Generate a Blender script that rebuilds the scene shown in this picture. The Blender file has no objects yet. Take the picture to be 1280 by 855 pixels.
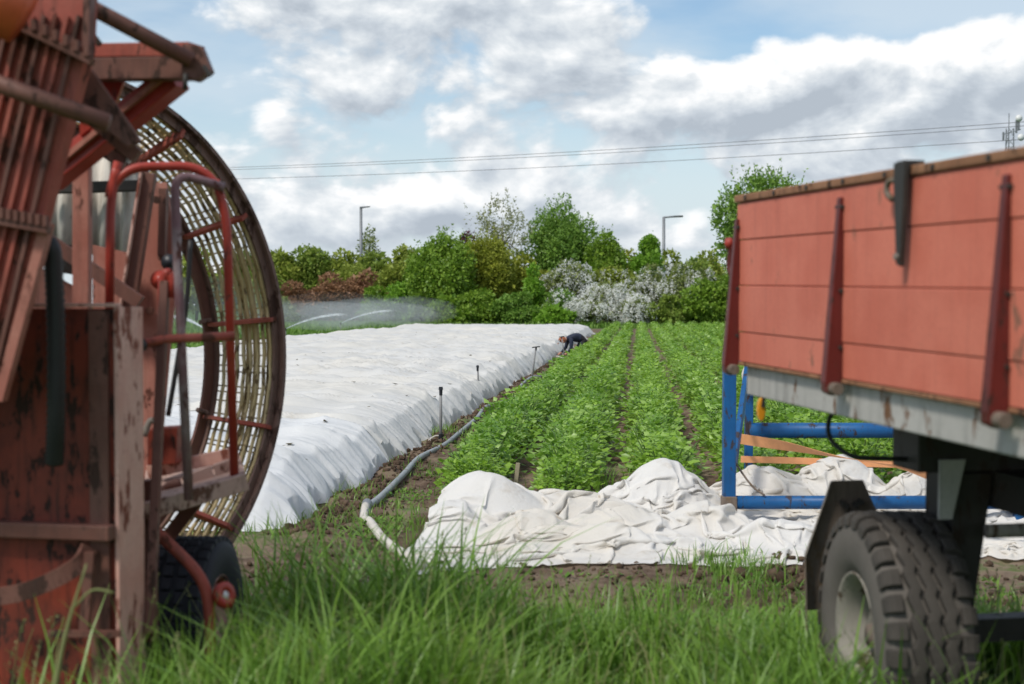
import bpy, bmesh, math, random
import numpy as np
from mathutils import Vector, Matrix, noise

sc = bpy.context.scene
RNG = random.Random(7)
NP = np.random.default_rng(7)
COL = sc.collection
R = math.radians

# ------------------------------------------------------------------ camera, sky, sun, exposure
F_PX, CX, CY, CAM_H, PITCH = 1778.0, 640.0, 427.5, 1.5, R(1.53)
cam = bpy.data.cameras.new('camera'); camo = bpy.data.objects.new('camera', cam); COL.objects.link(camo)
cam.lens = 50.0; cam.sensor_width = 36.0; cam.clip_start = 0.05; cam.clip_end = 3000
camo.location = (0, 0, CAM_H); camo.rotation_euler = (math.pi / 2 - PITCH, 0, 0)
cam.dof.use_dof = True; cam.dof.focus_distance = 15.0; cam.dof.aperture_fstop = 2.8
sc.camera = camo

SUN_AZ, SUN_EL = R(-138), R(52)          # azimuth from +Y towards +X; hazy sun, behind the camera to the left
sun = bpy.data.lights.new('sun', 'SUN'); suno = bpy.data.objects.new('sun', sun); COL.objects.link(suno)
sun.energy = 2.5; sun.angle = R(10.0); sun.color = (1.0, 0.95, 0.87)
sd = Vector((math.sin(SUN_AZ) * math.cos(SUN_EL), math.cos(SUN_AZ) * math.cos(SUN_EL), math.sin(SUN_EL)))
suno.rotation_euler = sd.to_track_quat('Z', 'Y').to_euler(); suno.location = (-30, -12, 40)

sc.view_settings.view_transform = 'Standard'; sc.view_settings.look = 'None'
sc.view_settings.exposure = 0.18; sc.view_settings.gamma = 1.0; sc.view_settings.use_curve_mapping = False
sc.render.engine = 'CYCLES'
sc.cycles.use_denoising = True
sc.cycles.max_bounces = 8; sc.cycles.transparent_max_bounces = 8; sc.cycles.volume_bounces = 1
sc.cycles.sample_clamp_indirect = 6.0

class NT:
    """tiny wrapper for building node trees"""
    def __init__(s, tree): s.t = tree; s.n = tree.nodes; s.l = tree.links
    def node(s, typ, **kw):
        nd = s.n.new(typ)
        for k, v in kw.items(): setattr(nd, k, v)
        return nd
    def put(s, sock, v):
        if hasattr(v, 'is_output') or isinstance(v, bpy.types.NodeSocket): s.l.new(v, sock)
        else: sock.default_value = v
    def m(s, op, a, b=0.0, c=0.0, clamp=False):
        nd = s.node('ShaderNodeMath', operation=op, use_clamp=clamp)
        s.put(nd.inputs[0], a); s.put(nd.inputs[1], b); s.put(nd.inputs[2], c)
        return nd.outputs[0]
    def v(s, op, a, b=(0, 0, 0)):
        nd = s.node('ShaderNodeVectorMath', operation=op); s.put(nd.inputs[0], a); s.put(nd.inputs[1], b)
        return nd.outputs['Value'] if op in ('DOT_PRODUCT', 'LENGTH') else nd.outputs[0]
    def mix(s, f, a, b):
        nd = s.node('ShaderNodeMix', data_type='RGBA'); s.put(nd.inputs[0], f); s.put(nd.inputs[6], a); s.put(nd.inputs[7], b)
        return nd.outputs[2]
    def noise(s, vec, scale, detail=4, rough=0.55, dist=0.0):
        nd = s.node('ShaderNodeTexNoise'); s.put(nd.inputs['Vector'], vec); nd.inputs['Scale'].default_value = scale
        nd.inputs['Detail'].default_value = detail; nd.inputs['Roughness'].default_value = rough; nd.inputs['Distortion'].default_value = dist
        return nd.outputs['Fac']
    def ss(s, x, a, b):
        nd = s.node('ShaderNodeMapRange', interpolation_type='SMOOTHSTEP'); s.put(nd.inputs[0], x)
        nd.inputs[1].default_value = a; nd.inputs[2].default_value = b
        return nd.outputs[0]
    def ramp(s, f, stops):
        nd = s.node('ShaderNodeValToRGB'); s.put(nd.inputs[0], f)
        el = nd.color_ramp.elements
        while len(el) < len(stops): el.new(0.5)
        for e, (p, c) in zip(el, stops): e.position = p; e.color = (*c, 1) if len(c) == 3 else c
        return nd.outputs[0]

def build_world():
    w = bpy.data.worlds.new('World'); sc.world = w; w.use_nodes = True
    T = NT(w.node_tree); T.n.clear()
    out = T.node('ShaderNodeOutputWorld'); bg = T.node('ShaderNodeBackground'); bg.inputs[1].default_value = 0.115
    T.l.new(bg.outputs[0], out.inputs[0])
    sky = T.node('ShaderNodeTexSky', sky_type='NISHITA'); sky.sun_disc = False
    sky.sun_elevation = SUN_EL; sky.sun_rotation = SUN_AZ; sky.altitude = 20; sky.air_density = 1.1; sky.dust_density = 0.6; sky.ozone_density = 1.0
    tc = T.node('ShaderNodeTexCoord')
    d = T.v('NORMALIZE', tc.outputs['Generated'])
    sep = T.node('ShaderNodeSeparateXYZ'); T.l.new(d, sep.inputs[0])
    az = T.m('ARCTAN2', sep.outputs[0], sep.outputs[1]); el = T.m('ARCSINE', sep.outputs[2])
    def vec(a, e):
        c = T.node('ShaderNodeCombineXYZ'); T.put(c.inputs[0], a); T.put(c.inputs[1], e); return c.outputs[0]
    # cloud masses, in view angles: (px, py, half width, half height, weight)
    C = [(500, 15, 230, 60, .22), (740, 25, 90, 40, .20), (620, 120, 190, 50, .07), (820, 130, 130, 50, .20), (960, 105, 110, 42, .24),
         (1130, 90, 140, 52, .30), (1270, 90, 140, 65, .30), (900, 195, 260, 28, .08), (1200, 180, 160, 35, .12), (420, 245, 150, 32, .17),
         (560, 262, 160, 28, .18), (720, 262, 150, 30, .16), (330, 160, 70, 35, .10), (450, 110, 70, 25, .08),
         (1010, 8, 190, 55, -.42), (1150, -20, 200, 60, -.42), (885, 40, 40, 60, -.30), (190, 40, 130, 90, -.22), (700, 180, 60, 22, -.06)]
    def dens(p):
        n1 = T.noise(T.v('MULTIPLY', p, (1.0, 1.75, 1)), 9.5, 10, 0.60, 0.25)
        acc = T.m('MULTIPLY', n1, 0.95)
        vo = T.node('ShaderNodeTexVoronoi', feature='F1', voronoi_dimensions='2D'); T.l.new(T.v('ADD', T.v('MULTIPLY', p, (1.0, 1.35, 1)), T.v('MULTIPLY', T.noise(p, 30.0, 3, .5), (.02, .02, 0))), vo.inputs['Vector'])
        vo.inputs['Scale'].default_value = 17.0; vo.inputs['Detail'].default_value = 2.0; vo.inputs['Roughness'].default_value = .5
        acc = T.m('MULTIPLY_ADD', T.m('SUBTRACT', .68, vo.outputs['Distance']), .19, acc)
        for px, py, sx, sy, wt in C:
            ctr = ((px - CX) / F_PX, (380 - py) / F_PX, 0)
            q = T.v('MULTIPLY', T.v('SUBTRACT', p, ctr), (F_PX / sx, F_PX / sy, 0))
            g = T.m('EXPONENT', T.m('MULTIPLY', T.v('DOT_PRODUCT', q, q), -0.7))
            acc = T.m('MULTIPLY_ADD', g, wt, acc)
        return T.m('SUBTRACT', acc, 0.50)
    p0 = vec(az, el)
    D = dens(p0)
    D2 = dens(T.v('ADD', p0, (-0.007, 0.012, 0)))
    alpha = T.ss(D, -0.06, 0.11)
    lit = T.m('MULTIPLY_ADD', T.m('SUBTRACT', D, D2), 3.4, 0.56)
    thick = T.ss(D, 0.05, 0.42)
    lit = T.m('SUBTRACT', lit, T.m('MULTIPLY', thick, 0.20)); lit = T.m('MULTIPLY_ADD', T.m('SUBTRACT', T.noise(p0, 26.0, 6, .6, .3), .5), .45, lit, clamp=True)
    ccol = T.ramp(lit, [(0.0, (3.6, 4.05, 4.6)), (0.36, (4.7, 5.15, 5.65)), (0.66, (6.0, 6.35, 6.65)), (1.0, (7.9, 7.95, 8.0))])
    # thin high veil, denser towards the horizon
    veil = T.noise(T.v('MULTIPLY', p0, (1.0, 3.2, 1)), 5.0, 6, 0.5, 0.2)
    veil = T.m('MULTIPLY', T.ss(veil, 0.34, 0.66), 0.72)
    hz = T.m('SUBTRACT', 1.0, T.ss(el, 0.03, 0.20))
    veil = T.m('MAXIMUM', veil, T.m('MULTIPLY', hz, 0.85), clamp=True)
    hs = T.node('ShaderNodeHueSaturation'); hs.inputs['Saturation'].default_value = 1.12; T.l.new(sky.outputs[0], hs.inputs['Color'])
    base = T.mix(veil, hs.outputs[0], (5.1, 5.85, 6.5, 1))
    col = T.mix(alpha, base, ccol)
    below = T.ss(el, -0.03, 0.0)
    col = T.mix(below, (1.2, 1.4, 0.9, 1), col)
    T.l.new(col, bg.inputs[0])
build_world()

# ------------------------------------------------------------------ coordinates
_cp, _sp = math.cos(PITCH), math.sin(PITCH)
def at(px, py, Y):
    """photo direction taken to world depth Y"""
    a, b = (px - CX) / F_PX, (CY - py) / F_PX
    d = Vector((a, _cp + b * _sp, -_sp + b * _cp)); k = Y / d.y
    return Vector((d.x * k, Y, CAM_H + d.z * k))
def gr(px, py, z=0.0):
    a, b = (px - CX) / F_PX, (CY - py) / F_PX
    d = Vector((a, _cp + b * _sp, -_sp + b * _cp)); k = (z - CAM_H) / d.z
    return Vector((d.x * k, d.y * k, z))
FH = R(5.08)                                    # heading of the crop rows
FU = Vector((math.sin(FH), math.cos(FH), 0)); FN = Vector((math.cos(FH), -math.sin(FH), 0))
def fld(s, t, z=0.0):
    p = FN * s + FU * t; return Vector((p.x, p.y, z))

# ------------------------------------------------------------------ mesh helpers
def mesh_np(name, V, Q):
    """V (n,3), Q (m,k) all faces with k corners"""
    V = np.asarray(V, np.float32); Q = np.asarray(Q, np.int32); k = Q.shape[1]
    me = bpy.data.meshes.new(name)
    me.vertices.add(len(V)); me.vertices.foreach_set('co', V.ravel())
    me.loops.add(Q.size); me.loops.foreach_set('vertex_index', Q.ravel())
    me.polygons.add(len(Q)); me.polygons.foreach_set('loop_start', np.arange(0, Q.size, k, dtype=np.int32))
    me.update(calc_edges=True)
    return me
def smooth(me, on=True):
    me.polygons.foreach_set('use_smooth', np.full(len(me.polygons), on)); me.update()
def link(name, me, mat=None, parent=None):
    o = bpy.data.objects.new(name, me); COL.objects.link(o)
    if mat is not None:
        for x in (mat if isinstance(mat, (list, tuple)) else [mat]): me.materials.append(x)
    if parent is not None: o.parent = parent
    return o
def tag(o, label=None, cat=None, group=None, kind=None):
    if label: o['label'] = label
    if cat: o['category'] = cat
    if group: o['group'] = group
    if kind: o['kind'] = kind
    return o
ROOT_INV = {}
def thing(name, label, cat, loc=(0, 0, 0), group=None, mat=None):
    o = bpy.data.objects.new(name, None); COL.objects.link(o); o.empty_display_size = 0.2
    o.matrix_world = mat if mat is not None else Matrix.Translation(loc)
    ROOT_INV[o.name] = (mat if mat is not None else Matrix.Translation(loc)).inverted()
    return tag(o, label, cat, group)
def inv_of(o):
    while o.parent is not None: o = o.parent
    return ROOT_INV.get(o.name)

class MB:
    def __init__(s): s.v = []; s.f = []
    def add(s, V, Fc):
        b = len(s.v); s.v += [Vector(x) for x in V]; s.f += [tuple(i + b for i in q) for q in Fc]; return s
    def box(s, c, size, M=None):
        x, y, z = (k / 2 for k in size)
        P = [Vector((sx * x, sy * y, sz * z)) for sz in (-1, 1) for sy in (-1, 1) for sx in (-1, 1)]
        if M is not None: P = [M @ p for p in P]
        c = Vector(c)
        return s.add([p + c for p in P], [(0, 2, 3, 1), (4, 5, 7, 6), (0, 1, 5, 4), (2, 6, 7, 3), (0, 4, 6, 2), (1, 3, 7, 5)])
    def bar(s, a, b, w, h, up=(0, 0, 1), w2=None, h2=None):
        a, b = Vector(a), Vector(b); d = (b - a).normalized(); up = Vector(up)
        if abs(d.dot(up)) > .98: up = Vector((0, 1, 0))
        sx = d.cross(up).normalized(); sz = sx.cross(d).normalized(); w2 = w if w2 is None else w2; h2 = h if h2 is None else h2
        P = []
        for p, ww, hh in ((a, w, h), (b, w2, h2)):
            for i, j in ((-1, -1), (1, -1), (1, 1), (-1, 1)): P.append(p + sx * (ww / 2 * i) + sz * (hh / 2 * j))
        return s.add(P, [(0, 1, 2, 3), (7, 6, 5, 4), (0, 4, 5, 1), (1, 5, 6, 2), (2, 6, 7, 3), (3, 7, 4, 0)])
    def tube(s, pts, r, n=10, closed=False):
        pts = [Vector(p) for p in pts]; m = len(pts); rs = r if isinstance(r, (list, tuple)) else [r] * m
        T = []
        for i in range(m):
            if closed: t = pts[(i + 1) % m] - pts[i - 1]
            else: t = pts[min(i + 1, m - 1)] - pts[max(i - 1, 0)]
            T.append(t.normalized())
        u = Vector((0, 0, 1)) if abs(T[0].z) < .9 else Vector((1, 0, 0))
        b = len(s.v); V = []; Fc = []
        for i in range(m):
            u = (u - T[i] * u.dot(T[i])).normalized(); w = T[i].cross(u)
            for k in range(n):
                a = 2 * math.pi * k / n; V.append(pts[i] + (u * math.cos(a) + w * math.sin(a)) * rs[i])
        for i in range(m if closed else m - 1):
            j = (i + 1) % m
            for k in range(n):
                l = (k + 1) % n; Fc.append((i * n + k, i * n + l, j * n + l, j * n + k))
        if not closed: Fc.append(tuple(range(n - 1, -1, -1))); Fc.append(tuple((m - 1) * n + k for k in range(n)))
        return s.add(V, Fc)
    def prism(s, poly, ext):
        """poly: coplanar 3D points, ext: extrusion vector"""
        P = [Vector(p) for p in poly]; e = Vector(ext); n = len(P)
        return s.add(P + [p + e for p in P], [tuple(range(n - 1, -1, -1)), tuple(range(n, 2 * n))] + [(i, (i + 1) % n, (i + 1) % n + n, i + n) for i in range(n)])
    def lathe(s, prof, c, axis, n=32, closed=False):
        """prof: (radius, offset along axis)"""
        c = Vector(c); ax = Vector(axis).normalized(); u = ax.orthogonal().normalized(); w = ax.cross(u)
        V = []; Fc = []; m = len(prof)
        for k in range(n):
            a = 2 * math.pi * k / n; d = u * math.cos(a) + w * math.sin(a)
            for r, o in prof: V.append(c + d * r + ax * o)
        for k in range(n):
            l = (k + 1) % n
            for i in range(m if closed else m - 1):
                j = (i + 1) % m; Fc.append((k * m + i, k * m + j, l * m + j, l * m + i))
        return s.add(V, Fc)
    def build(s, name, mat, parent=None, sm=False, bevel=0.0, seg=2):
        inv = inv_of(parent) if parent is not None else None
        V = [inv @ p for p in s.v] if inv is not None else s.v
        me = bpy.data.meshes.new(name); me.from_pydata([tuple(p) for p in V], [], s.f)
        bm = bmesh.new(); bm.from_mesh(me); bmesh.ops.recalc_face_normals(bm, faces=bm.faces); bm.to_mesh(me); bm.free()
        if sm: smooth(me)
        o = link(name, me, mat, parent)
        if bevel:
            md = o.modifiers.new('bevel', 'BEVEL'); md.width = bevel; md.segments = seg; md.limit_method = 'ANGLE'
        return o
def curve_pts(ctrl, n=8):
    """Catmull-Rom through control points"""
    P = [Vector(p) for p in ctrl]; P = [P[0] * 2 - P[1]] + P + [P[-1] * 2 - P[-2]]; out = []
    for i in range(1, len(P) - 2):
        for k in range(n):
            t = k / n; a, b, c, d = P[i - 1:i + 3]
            out.append(0.5 * ((2 * b) + (c - a) * t + (2 * a - 5 * b + 4 * c - d) * t * t + (3 * b - a - 3 * c + d) * t ** 3))
    out.append(P[-2]); return out
def rounded(ctrl, r, n=5):
    """polyline with rounded corners"""
    P = [Vector(p) for p in ctrl]; out = [P[0]]
    for i in range(1, len(P) - 1):
        a = P[i] + (P[i - 1] - P[i]).normalized() * r; b = P[i] + (P[i + 1] - P[i]).normalized() * r
        for k in range(n + 1):
            t = k / n; out.append(a.lerp(P[i], t).lerp(P[i].lerp(b, t), t))
    out.append(P[-1]); return out

# ------------------------------------------------------------------ materials
def new_mat(name):
    m = bpy.data.materials.new(name); m.use_nodes = True; T = NT(m.node_tree); T.n.clear()
    out = T.node('ShaderNodeOutputMaterial'); return m, T, out
def principled(T, col, rough=0.6, metal=0.0, spec=0.5, normal=None):
    b = T.node('ShaderNodeBsdfPrincipled'); T.put(b.inputs['Base Color'], col); T.put(b.inputs['Roughness'], rough)
    b.inputs['Metallic'].default_value = metal; b.inputs['Specular IOR Level'].default_value = spec
    if normal is not None: T.l.new(normal, b.inputs['Normal'])
    return b
def bump(T, h, dist, strength=1.0):
    b = T.node('ShaderNodeBump'); b.inputs['Strength'].default_value = strength; b.inputs['Distance'].default_value = dist; T.l.new(h, b.inputs['Height']); return b.outputs[0]
def c4(c): return (*c, 1)
def worn(name, paint, paint2, rust, amount=0.45, scale=9.0, rough=0.6, metal=0.0, streak=1.0, grime=(0.03, 0.025, 0.02), grime_amt=0.35, bmp=0.002, spec=0.35):
    """painted metal or wood: two paint tones, rust / wear patches with sharp borders, grime streaks running down"""
    m, T, out = new_mat(name)
    tc = T.node('ShaderNodeTexCoord'); P = tc.outputs['Object']
    n1 = T.noise(P, scale * .35, 5, .6); n2 = T.noise(T.v('MULTIPLY', P, (1.7, 1.7, .75)), scale, 9, .68, .25); n3 = T.noise(T.v('MULTIPLY', P, (6, 6, .7 * streak)), scale * .6, 5, .6); n4 = T.noise(P, scale * 9, 4, .6)
    col = T.mix(T.ss(n1, .35, .65), c4(paint), c4(paint2))
    col = T.mix(T.m('MULTIPLY', T.ss(n4, .45, .75), .25), col, c4(tuple(k * .6 for k in paint)))
    wear = T.m('ADD', n2, T.m('MULTIPLY', T.m('SUBTRACT', n1, .5), .5)); lo = .80 - .5 * amount
    rs = T.ss(wear, lo - .03, lo + .03)
    rcol = T.mix(n4, c4(rust), c4(tuple(k * .45 for k in rust)))
    col = T.mix(rs, col, rcol)
    col = T.mix(T.m('MULTIPLY', T.ss(n3, .48, .72), grime_amt), col, c4(grime))
    rg = T.m('MULTIPLY_ADD', rs, .25, rough, clamp=True)
    h = T.m('MULTIPLY_ADD', n4, .3, T.m('MULTIPLY', rs, -.6))
    b = principled(T, col, rg, metal, spec, bump(T, h, bmp, .7)); T.l.new(b.outputs[0], out.inputs[0]); return m
def plain(name, col, rough=.5, metal=0.0, var=.3, scale=20.0, bmp=.001, spec=.4):
    m, T, out = new_mat(name); tc = T.node('ShaderNodeTexCoord'); n = T.noise(tc.outputs['Object'], scale, 6, .6)
    n2 = T.noise(tc.outputs['Object'], scale * .17, 4, .6)
    c = T.mix(n, c4(tuple(k * (1 - var) for k in col)), c4(tuple(min(1, k * (1 + var)) for k in col)))
    c = T.mix(T.m('MULTIPLY', T.ss(n2, .4, .7), var), c, c4(tuple(k * .55 for k in col)))
    b = principled(T, c, rough, metal, spec, bump(T, n, bmp, .6)); T.l.new(b.outputs[0], out.inputs[0]); return m
def leafm(name, c1, c2, trans=.35, rough=.45, spec=.35, c3=None, patch=0.0, pscale=1.0, bright=None):
    """foliage: colour varies from leaf to leaf and in patches"""
    m, T, out = new_mat(name)
    g = T.node('ShaderNodeNewGeometry'); r = g.outputs['Random Per Island']
    col = T.mix(r, c4(c1), c4(c2))
    if c3 is not None: col = T.mix(T.ss(T.noise(g.outputs['Position'], pscale, 3, .5), .45, .62), col, c4(c3))
    if bright is not None: col = T.mix(T.ss(T.m('FRACT', T.m('MULTIPLY', r, 17.3)), .86, .9), col, c4(bright))  # paler colour on some leaves stands in for glossy highlights
    b = principled(T, col, rough, 0, spec); t = T.node('ShaderNodeBsdfTranslucent'); T.put(t.inputs[0], col)
    mx = T.node('ShaderNodeMixShader'); mx.inputs[0].default_value = trans; T.l.new(b.outputs[0], mx.inputs[1]); T.l.new(t.outputs[0], mx.inputs[2])
    T.l.new(mx.outputs[0], out.inputs[0]); return m
def fleece(name, c1, c2, dirt, trans=.3, wl=1.0, crease=.36):
    m, T, out = new_mat(name); tc = T.node('ShaderNodeTexCoord'); P = tc.outputs['Object']
    n = T.noise(P, .55 * wl, 5, .6, .3); n2 = T.noise(P, 5.0, 6, .65); n3 = T.noise(P, 60, 3, .6)
    col = T.mix(T.ss(n, .38, .66), c4(c1), c4(c2))
    col = T.mix(T.m('MULTIPLY', T.ss(n2, .54, .76), .6), col, c4(dirt))
    cr = T.m('ABSOLUTE', T.m('SUBTRACT', T.noise(P, 2.6, 4, .55, 1.2), .5)); cr2 = T.m('ABSOLUTE', T.m('SUBTRACT', T.noise(P, 8.0, 4, .6, 1.6), .5))
    hh = T.m('MULTIPLY_ADD', cr, -1.6, T.m('MULTIPLY', cr2, -.8)); hh = T.m('MULTIPLY_ADD', n2, .3, hh)
    bp = bump(T, T.m('MULTIPLY_ADD', n3, .05, hh), .06, crease)
    b = principled(T, col, .85, 0, .1, bp); t = T.node('ShaderNodeBsdfTranslucent'); T.put(t.inputs[0], col); T.l.new(bp, t.inputs['Normal'])
    mx = T.node('ShaderNodeMixShader'); mx.inputs[0].default_value = trans; T.l.new(b.outputs[0], mx.inputs[1]); T.l.new(t.outputs[0], mx.inputs[2])
    T.l.new(mx.outputs[0], out.inputs[0]); return m
def rand_tint(m_name, paint, paint2, rust, **kw):
    m = worn(m_name, paint, paint2, rust, **kw); T = NT(m.node_tree)
    b = [n for n in T.n if n.type == 'BSDF_PRINCIPLED'][0]; src = b.inputs['Base Color'].links[0].from_socket
    oi = T.node('ShaderNodeObjectInfo'); hsv = T.node('ShaderNodeHueSaturation')
    T.l.new(src, hsv.inputs['Color']); T.l.new(T.m('MULTIPLY_ADD', oi.outputs['Random'], .24, .86), hsv.inputs['Value']); T.l.new(hsv.outputs[0], b.inputs['Base Color']); return m

M = {}
M['board'] = rand_tint('faded red board paint', (.57, .148, .094), (.64, .19, .125), (.40, .18, .12), amount=.26, scale=9.0, rough=.65, grime_amt=.22, grime=(.25, .07, .05), streak=.2, bmp=.0015)
M['post'] = worn('dark red steel', (.105, .016, .013), (.14, .022, .018), (.05, .022, .015), amount=.38, rough=.45)
M['railwood'] = worn('weathered brown timber', (.26, .12, .06), (.34, .17, .09), (.10, .05, .03), amount=.4, scale=12, rough=.8, bmp=.004)
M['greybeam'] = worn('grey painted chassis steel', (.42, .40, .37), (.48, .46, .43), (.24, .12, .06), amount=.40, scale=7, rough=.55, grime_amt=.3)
M['chassis'] = worn('dark greasy steel', (.035, .032, .028), (.05, .042, .036), (.06, .04, .03), amount=.45, rough=.6)
M['dullgrey'] = worn('dusty grey steel', (.23, .20, .17), (.30, .27, .23), (.12, .08, .05), amount=.42, rough=.75)
M['muddy'] = worn('brown muddy steel', (.17, .13, .10), (.21, .165, .13), (.24, .17, .11), amount=.5, rough=.8, scale=14)
M['rubber'] = plain('dusty tyre rubber', (.066, .058, .050), .85, 0, .4, 16, .001, .3)
M['sidewall'] = plain('grey tyre sidewall', (.135, .120, .105), .88, 0, .25, 10, .001, .25)
M['rubber2'] = plain('black tyre rubber', (.028, .030, .038), .75, 0, .3, 16, .001, .35)
M['rim'] = worn('dusty cream rim', (.25, .23, .195), (.30, .275, .23), (.12, .085, .055), amount=.42, rough=.7)
M['blue'] = worn('blue painted tube', (.008, .082, .235), (.011, .105, .285), (.06, .045, .05), amount=.40, rough=.45, scale=12, grime_amt=.2)
M['orange'] = plain('orange webbing', (.88, .40, .18), .7, 0, .15, 30)
M['amber'] = plain('amber reflector', (.75, .30, .02), .25, 0, .1, 30)
M['blackrod'] = plain('black steel rod', (.018, .018, .017), .5)
M['rustred'] = worn('dark rusty red panel', (.235, .040, .021), (.15, .030, .018), (.05, .021, .014), amount=.46, scale=13, rough=.55, grime_amt=.6, grime=(.016, .010, .008))
M['pinkred'] = worn('sun-faded pink red steel', (.58, .30, .235), (.68, .43, .35), (.30, .10, .065), amount=.44, scale=7, rough=.7, grime_amt=.25, grime=(.14, .06, .045))
M['fadedred'] = worn('faded red steel', (.36, .125, .088), (.44, .19, .14), (.17, .06, .04), amount=.38, scale=12, rough=.65, grime_amt=.35, grime=(.09, .045, .03))
M['midred'] = worn('worn red steel', (.30, .058, .036), (.37, .10, .068), (.14, .048, .030), amount=.42, scale=9, rough=.6, grime_amt=.45, grime=(.07, .035, .022))
M['brightred'] = worn('red rail paint', (.35, .036, .024), (.42, .06, .04), (.16, .05, .035), amount=.33, scale=12, rough=.4, grime_amt=.15)
M['brownbar'] = worn('brown rusty steel', (.135, .052, .036), (.18, .08, .058), (.075, .035, .024), amount=.40, scale=10, rough=.6)
M['ringrim'] = worn('dark brown rim steel', (.16, .088, .066), (.20, .12, .095), (.10, .05, .035), amount=.48, scale=10, rough=.55)
M['rodweb'] = worn('yellowed rod web', (.52, .39, .185), (.62, .49, .27), (.22, .14, .06), amount=.46, scale=16, rough=.6)
M['greyrail'] = worn('grey and maroon rail', (.20, .10, .11), (.34, .27, .27), (.14, .05, .04), amount=.42, scale=14, rough=.45)
M['beige'] = worn('pale corrugated sheet', (.58, .54, .48), (.64, .60, .54), (.30, .24, .18), amount=.33, scale=4, rough=.7, grime=(.16, .13, .10), grime_amt=.4)
M['board2'] = worn('dusty pink planks', (.42, .27, .22), (.50, .34, .28), (.20, .10, .07), amount=.42, scale=9, rough=.8)
M['orangecap'] = plain('orange red cap', (.62, .12, .04), .45)
M['hoseblk'] = plain('black ribbed hose', (.022, .020, .02), .5)
M['white'] = plain('white plastic', (.75, .75, .73), .4, 0, .08)
M['greyhose'] = worn('dusty grey pipe', (.26, .285, .29), (.33, .35, .36), (.30, .25, .20), amount=.36, scale=8, rough=.55, grime_amt=.25, grime=(.16, .13, .10))
M['palehose'] = plain('pale hose', (.60, .55, .48), .6, 0, .12, 10)
M['riser'] = plain('weathered grey riser', (.23, .225, .22), .55, 0, .25, 20)
M['black'] = plain('black plastic', (.02, .02, .025), .4)
M['steel'] = plain('galvanised steel', (.22, .23, .24), .5, .3, .2, 10)
M['wire'] = plain('power line cable', (.10, .10, .11), .6)
M['wood'] = plain('bleached wood', (.42, .36, .25), .8)
M['fleece_near'] = fleece('clean white fleece', (.72, .73, .74), (.76, .76, .75), (.62, .62, .60), .2, 1.0, .14)
M['fleece_far'] = fleece('weathered white fleece', (.71, .70, .675), (.75, .72, .66), (.56, .51, .43), .2, 1.0, .16)
M['fleece_heap'] = fleece('cream crumpled fleece', (.85, .825, .785), (.82, .77, .69), (.58, .50, .40), .27, 1.6, .22)
M['bark'] = plain('bark', (.10, .08, .06), .9, 0, .4, 6, .01)
M['paletwig'] = plain('pale twig bark', (.22, .19, .14), .9, 0, .3, 6, .005)
M['potato'] = leafm('potato leaf', (0.183, 0.347, 0.030), (0.342, 0.538, 0.060), .38, .38, .5, c3=(0.171, 0.336, 0.035), pscale=.8, bright=(0.366, 0.538, 0.130))
M['stem'] = plain('potato stem', (.12, .20, .05), .6)
M['grass'] = leafm('meadow grass', (.095, .205, .024), (.26, .45, .07), .38, .38, .5, c3=(.20, .34, .045), pscale=1.3)
M['drygrass'] = leafm('pale grass stalk', (.22, .25, .09), (.34, .34, .15), .25, .6, .2)
M['weed'] = leafm('low weed leaf', (0.098, 0.216, 0.024), (0.210, 0.338, 0.060), .3, .5, .3)
M['blossom'] = leafm('white blossom', (.80, .81, .76), (.92, .92, .89), .45, .7, .1)

def ground_mat():
    m, T, out = new_mat('soil and meadow'); g = T.node('ShaderNodeNewGeometry'); P = g.outputs['Position']
    s = T.v('DOT_PRODUCT', P, tuple(FN)); t = T.v('DOT_PRODUCT', P, tuple(FU))
    n1 = T.noise(P, .9, 5, .6); n2 = T.noise(P, 7, 8, .68); n3 = T.noise(P, 45, 5, .7)
    soil = T.ramp(n2, [(.28, (.045, .030, .021)), (.5, (.125, .083, .058)), (.72, (.25, .185, .13))])
    dry = T.mix(n3, (.19, .14, .095, 1), (.37, .285, .20, 1))
    soil = T.mix(T.m('MULTIPLY', T.ss(n1, .45, .62), .8), soil, dry)
    grass = T.mix(n2, (.030, .075, .012, 1), (.085, .15, .03, 1))
    f1 = T.m('SUBTRACT', 1.0, T.ss(T.m('MULTIPLY_ADD', n1, 1.6, t), 7.0, 7.8))
    f2 = T.ss(T.m('MULTIPLY_ADD', n1, 3.0, t), 86, 89)
    f3 = T.m('MULTIPLY', T.ss(T.m('MULTIPLY', s, -1.0), 10.9, 11.6), 1.0)
    f4 = T.m('MULTIPLY', T.ss(T.m('ADD', n1, T.m('MULTIPLY', n2, .5)), .80, .92), .75)
    f = T.m('MAXIMUM', T.m('MAXIMUM', f1, f2), T.m('MAXIMUM', f3, f4))
    col = T.mix(f, soil, grass)
    h = T.m('MULTIPLY_ADD', n2, .8, T.m('MULTIPLY', n3, .25))
    b = principled(T, col, .92, 0, .15, bump(T, h, .035, 1.0)); T.l.new(b.outputs[0], out.inputs[0]); return m
M['ground'] = ground_mat()

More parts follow.
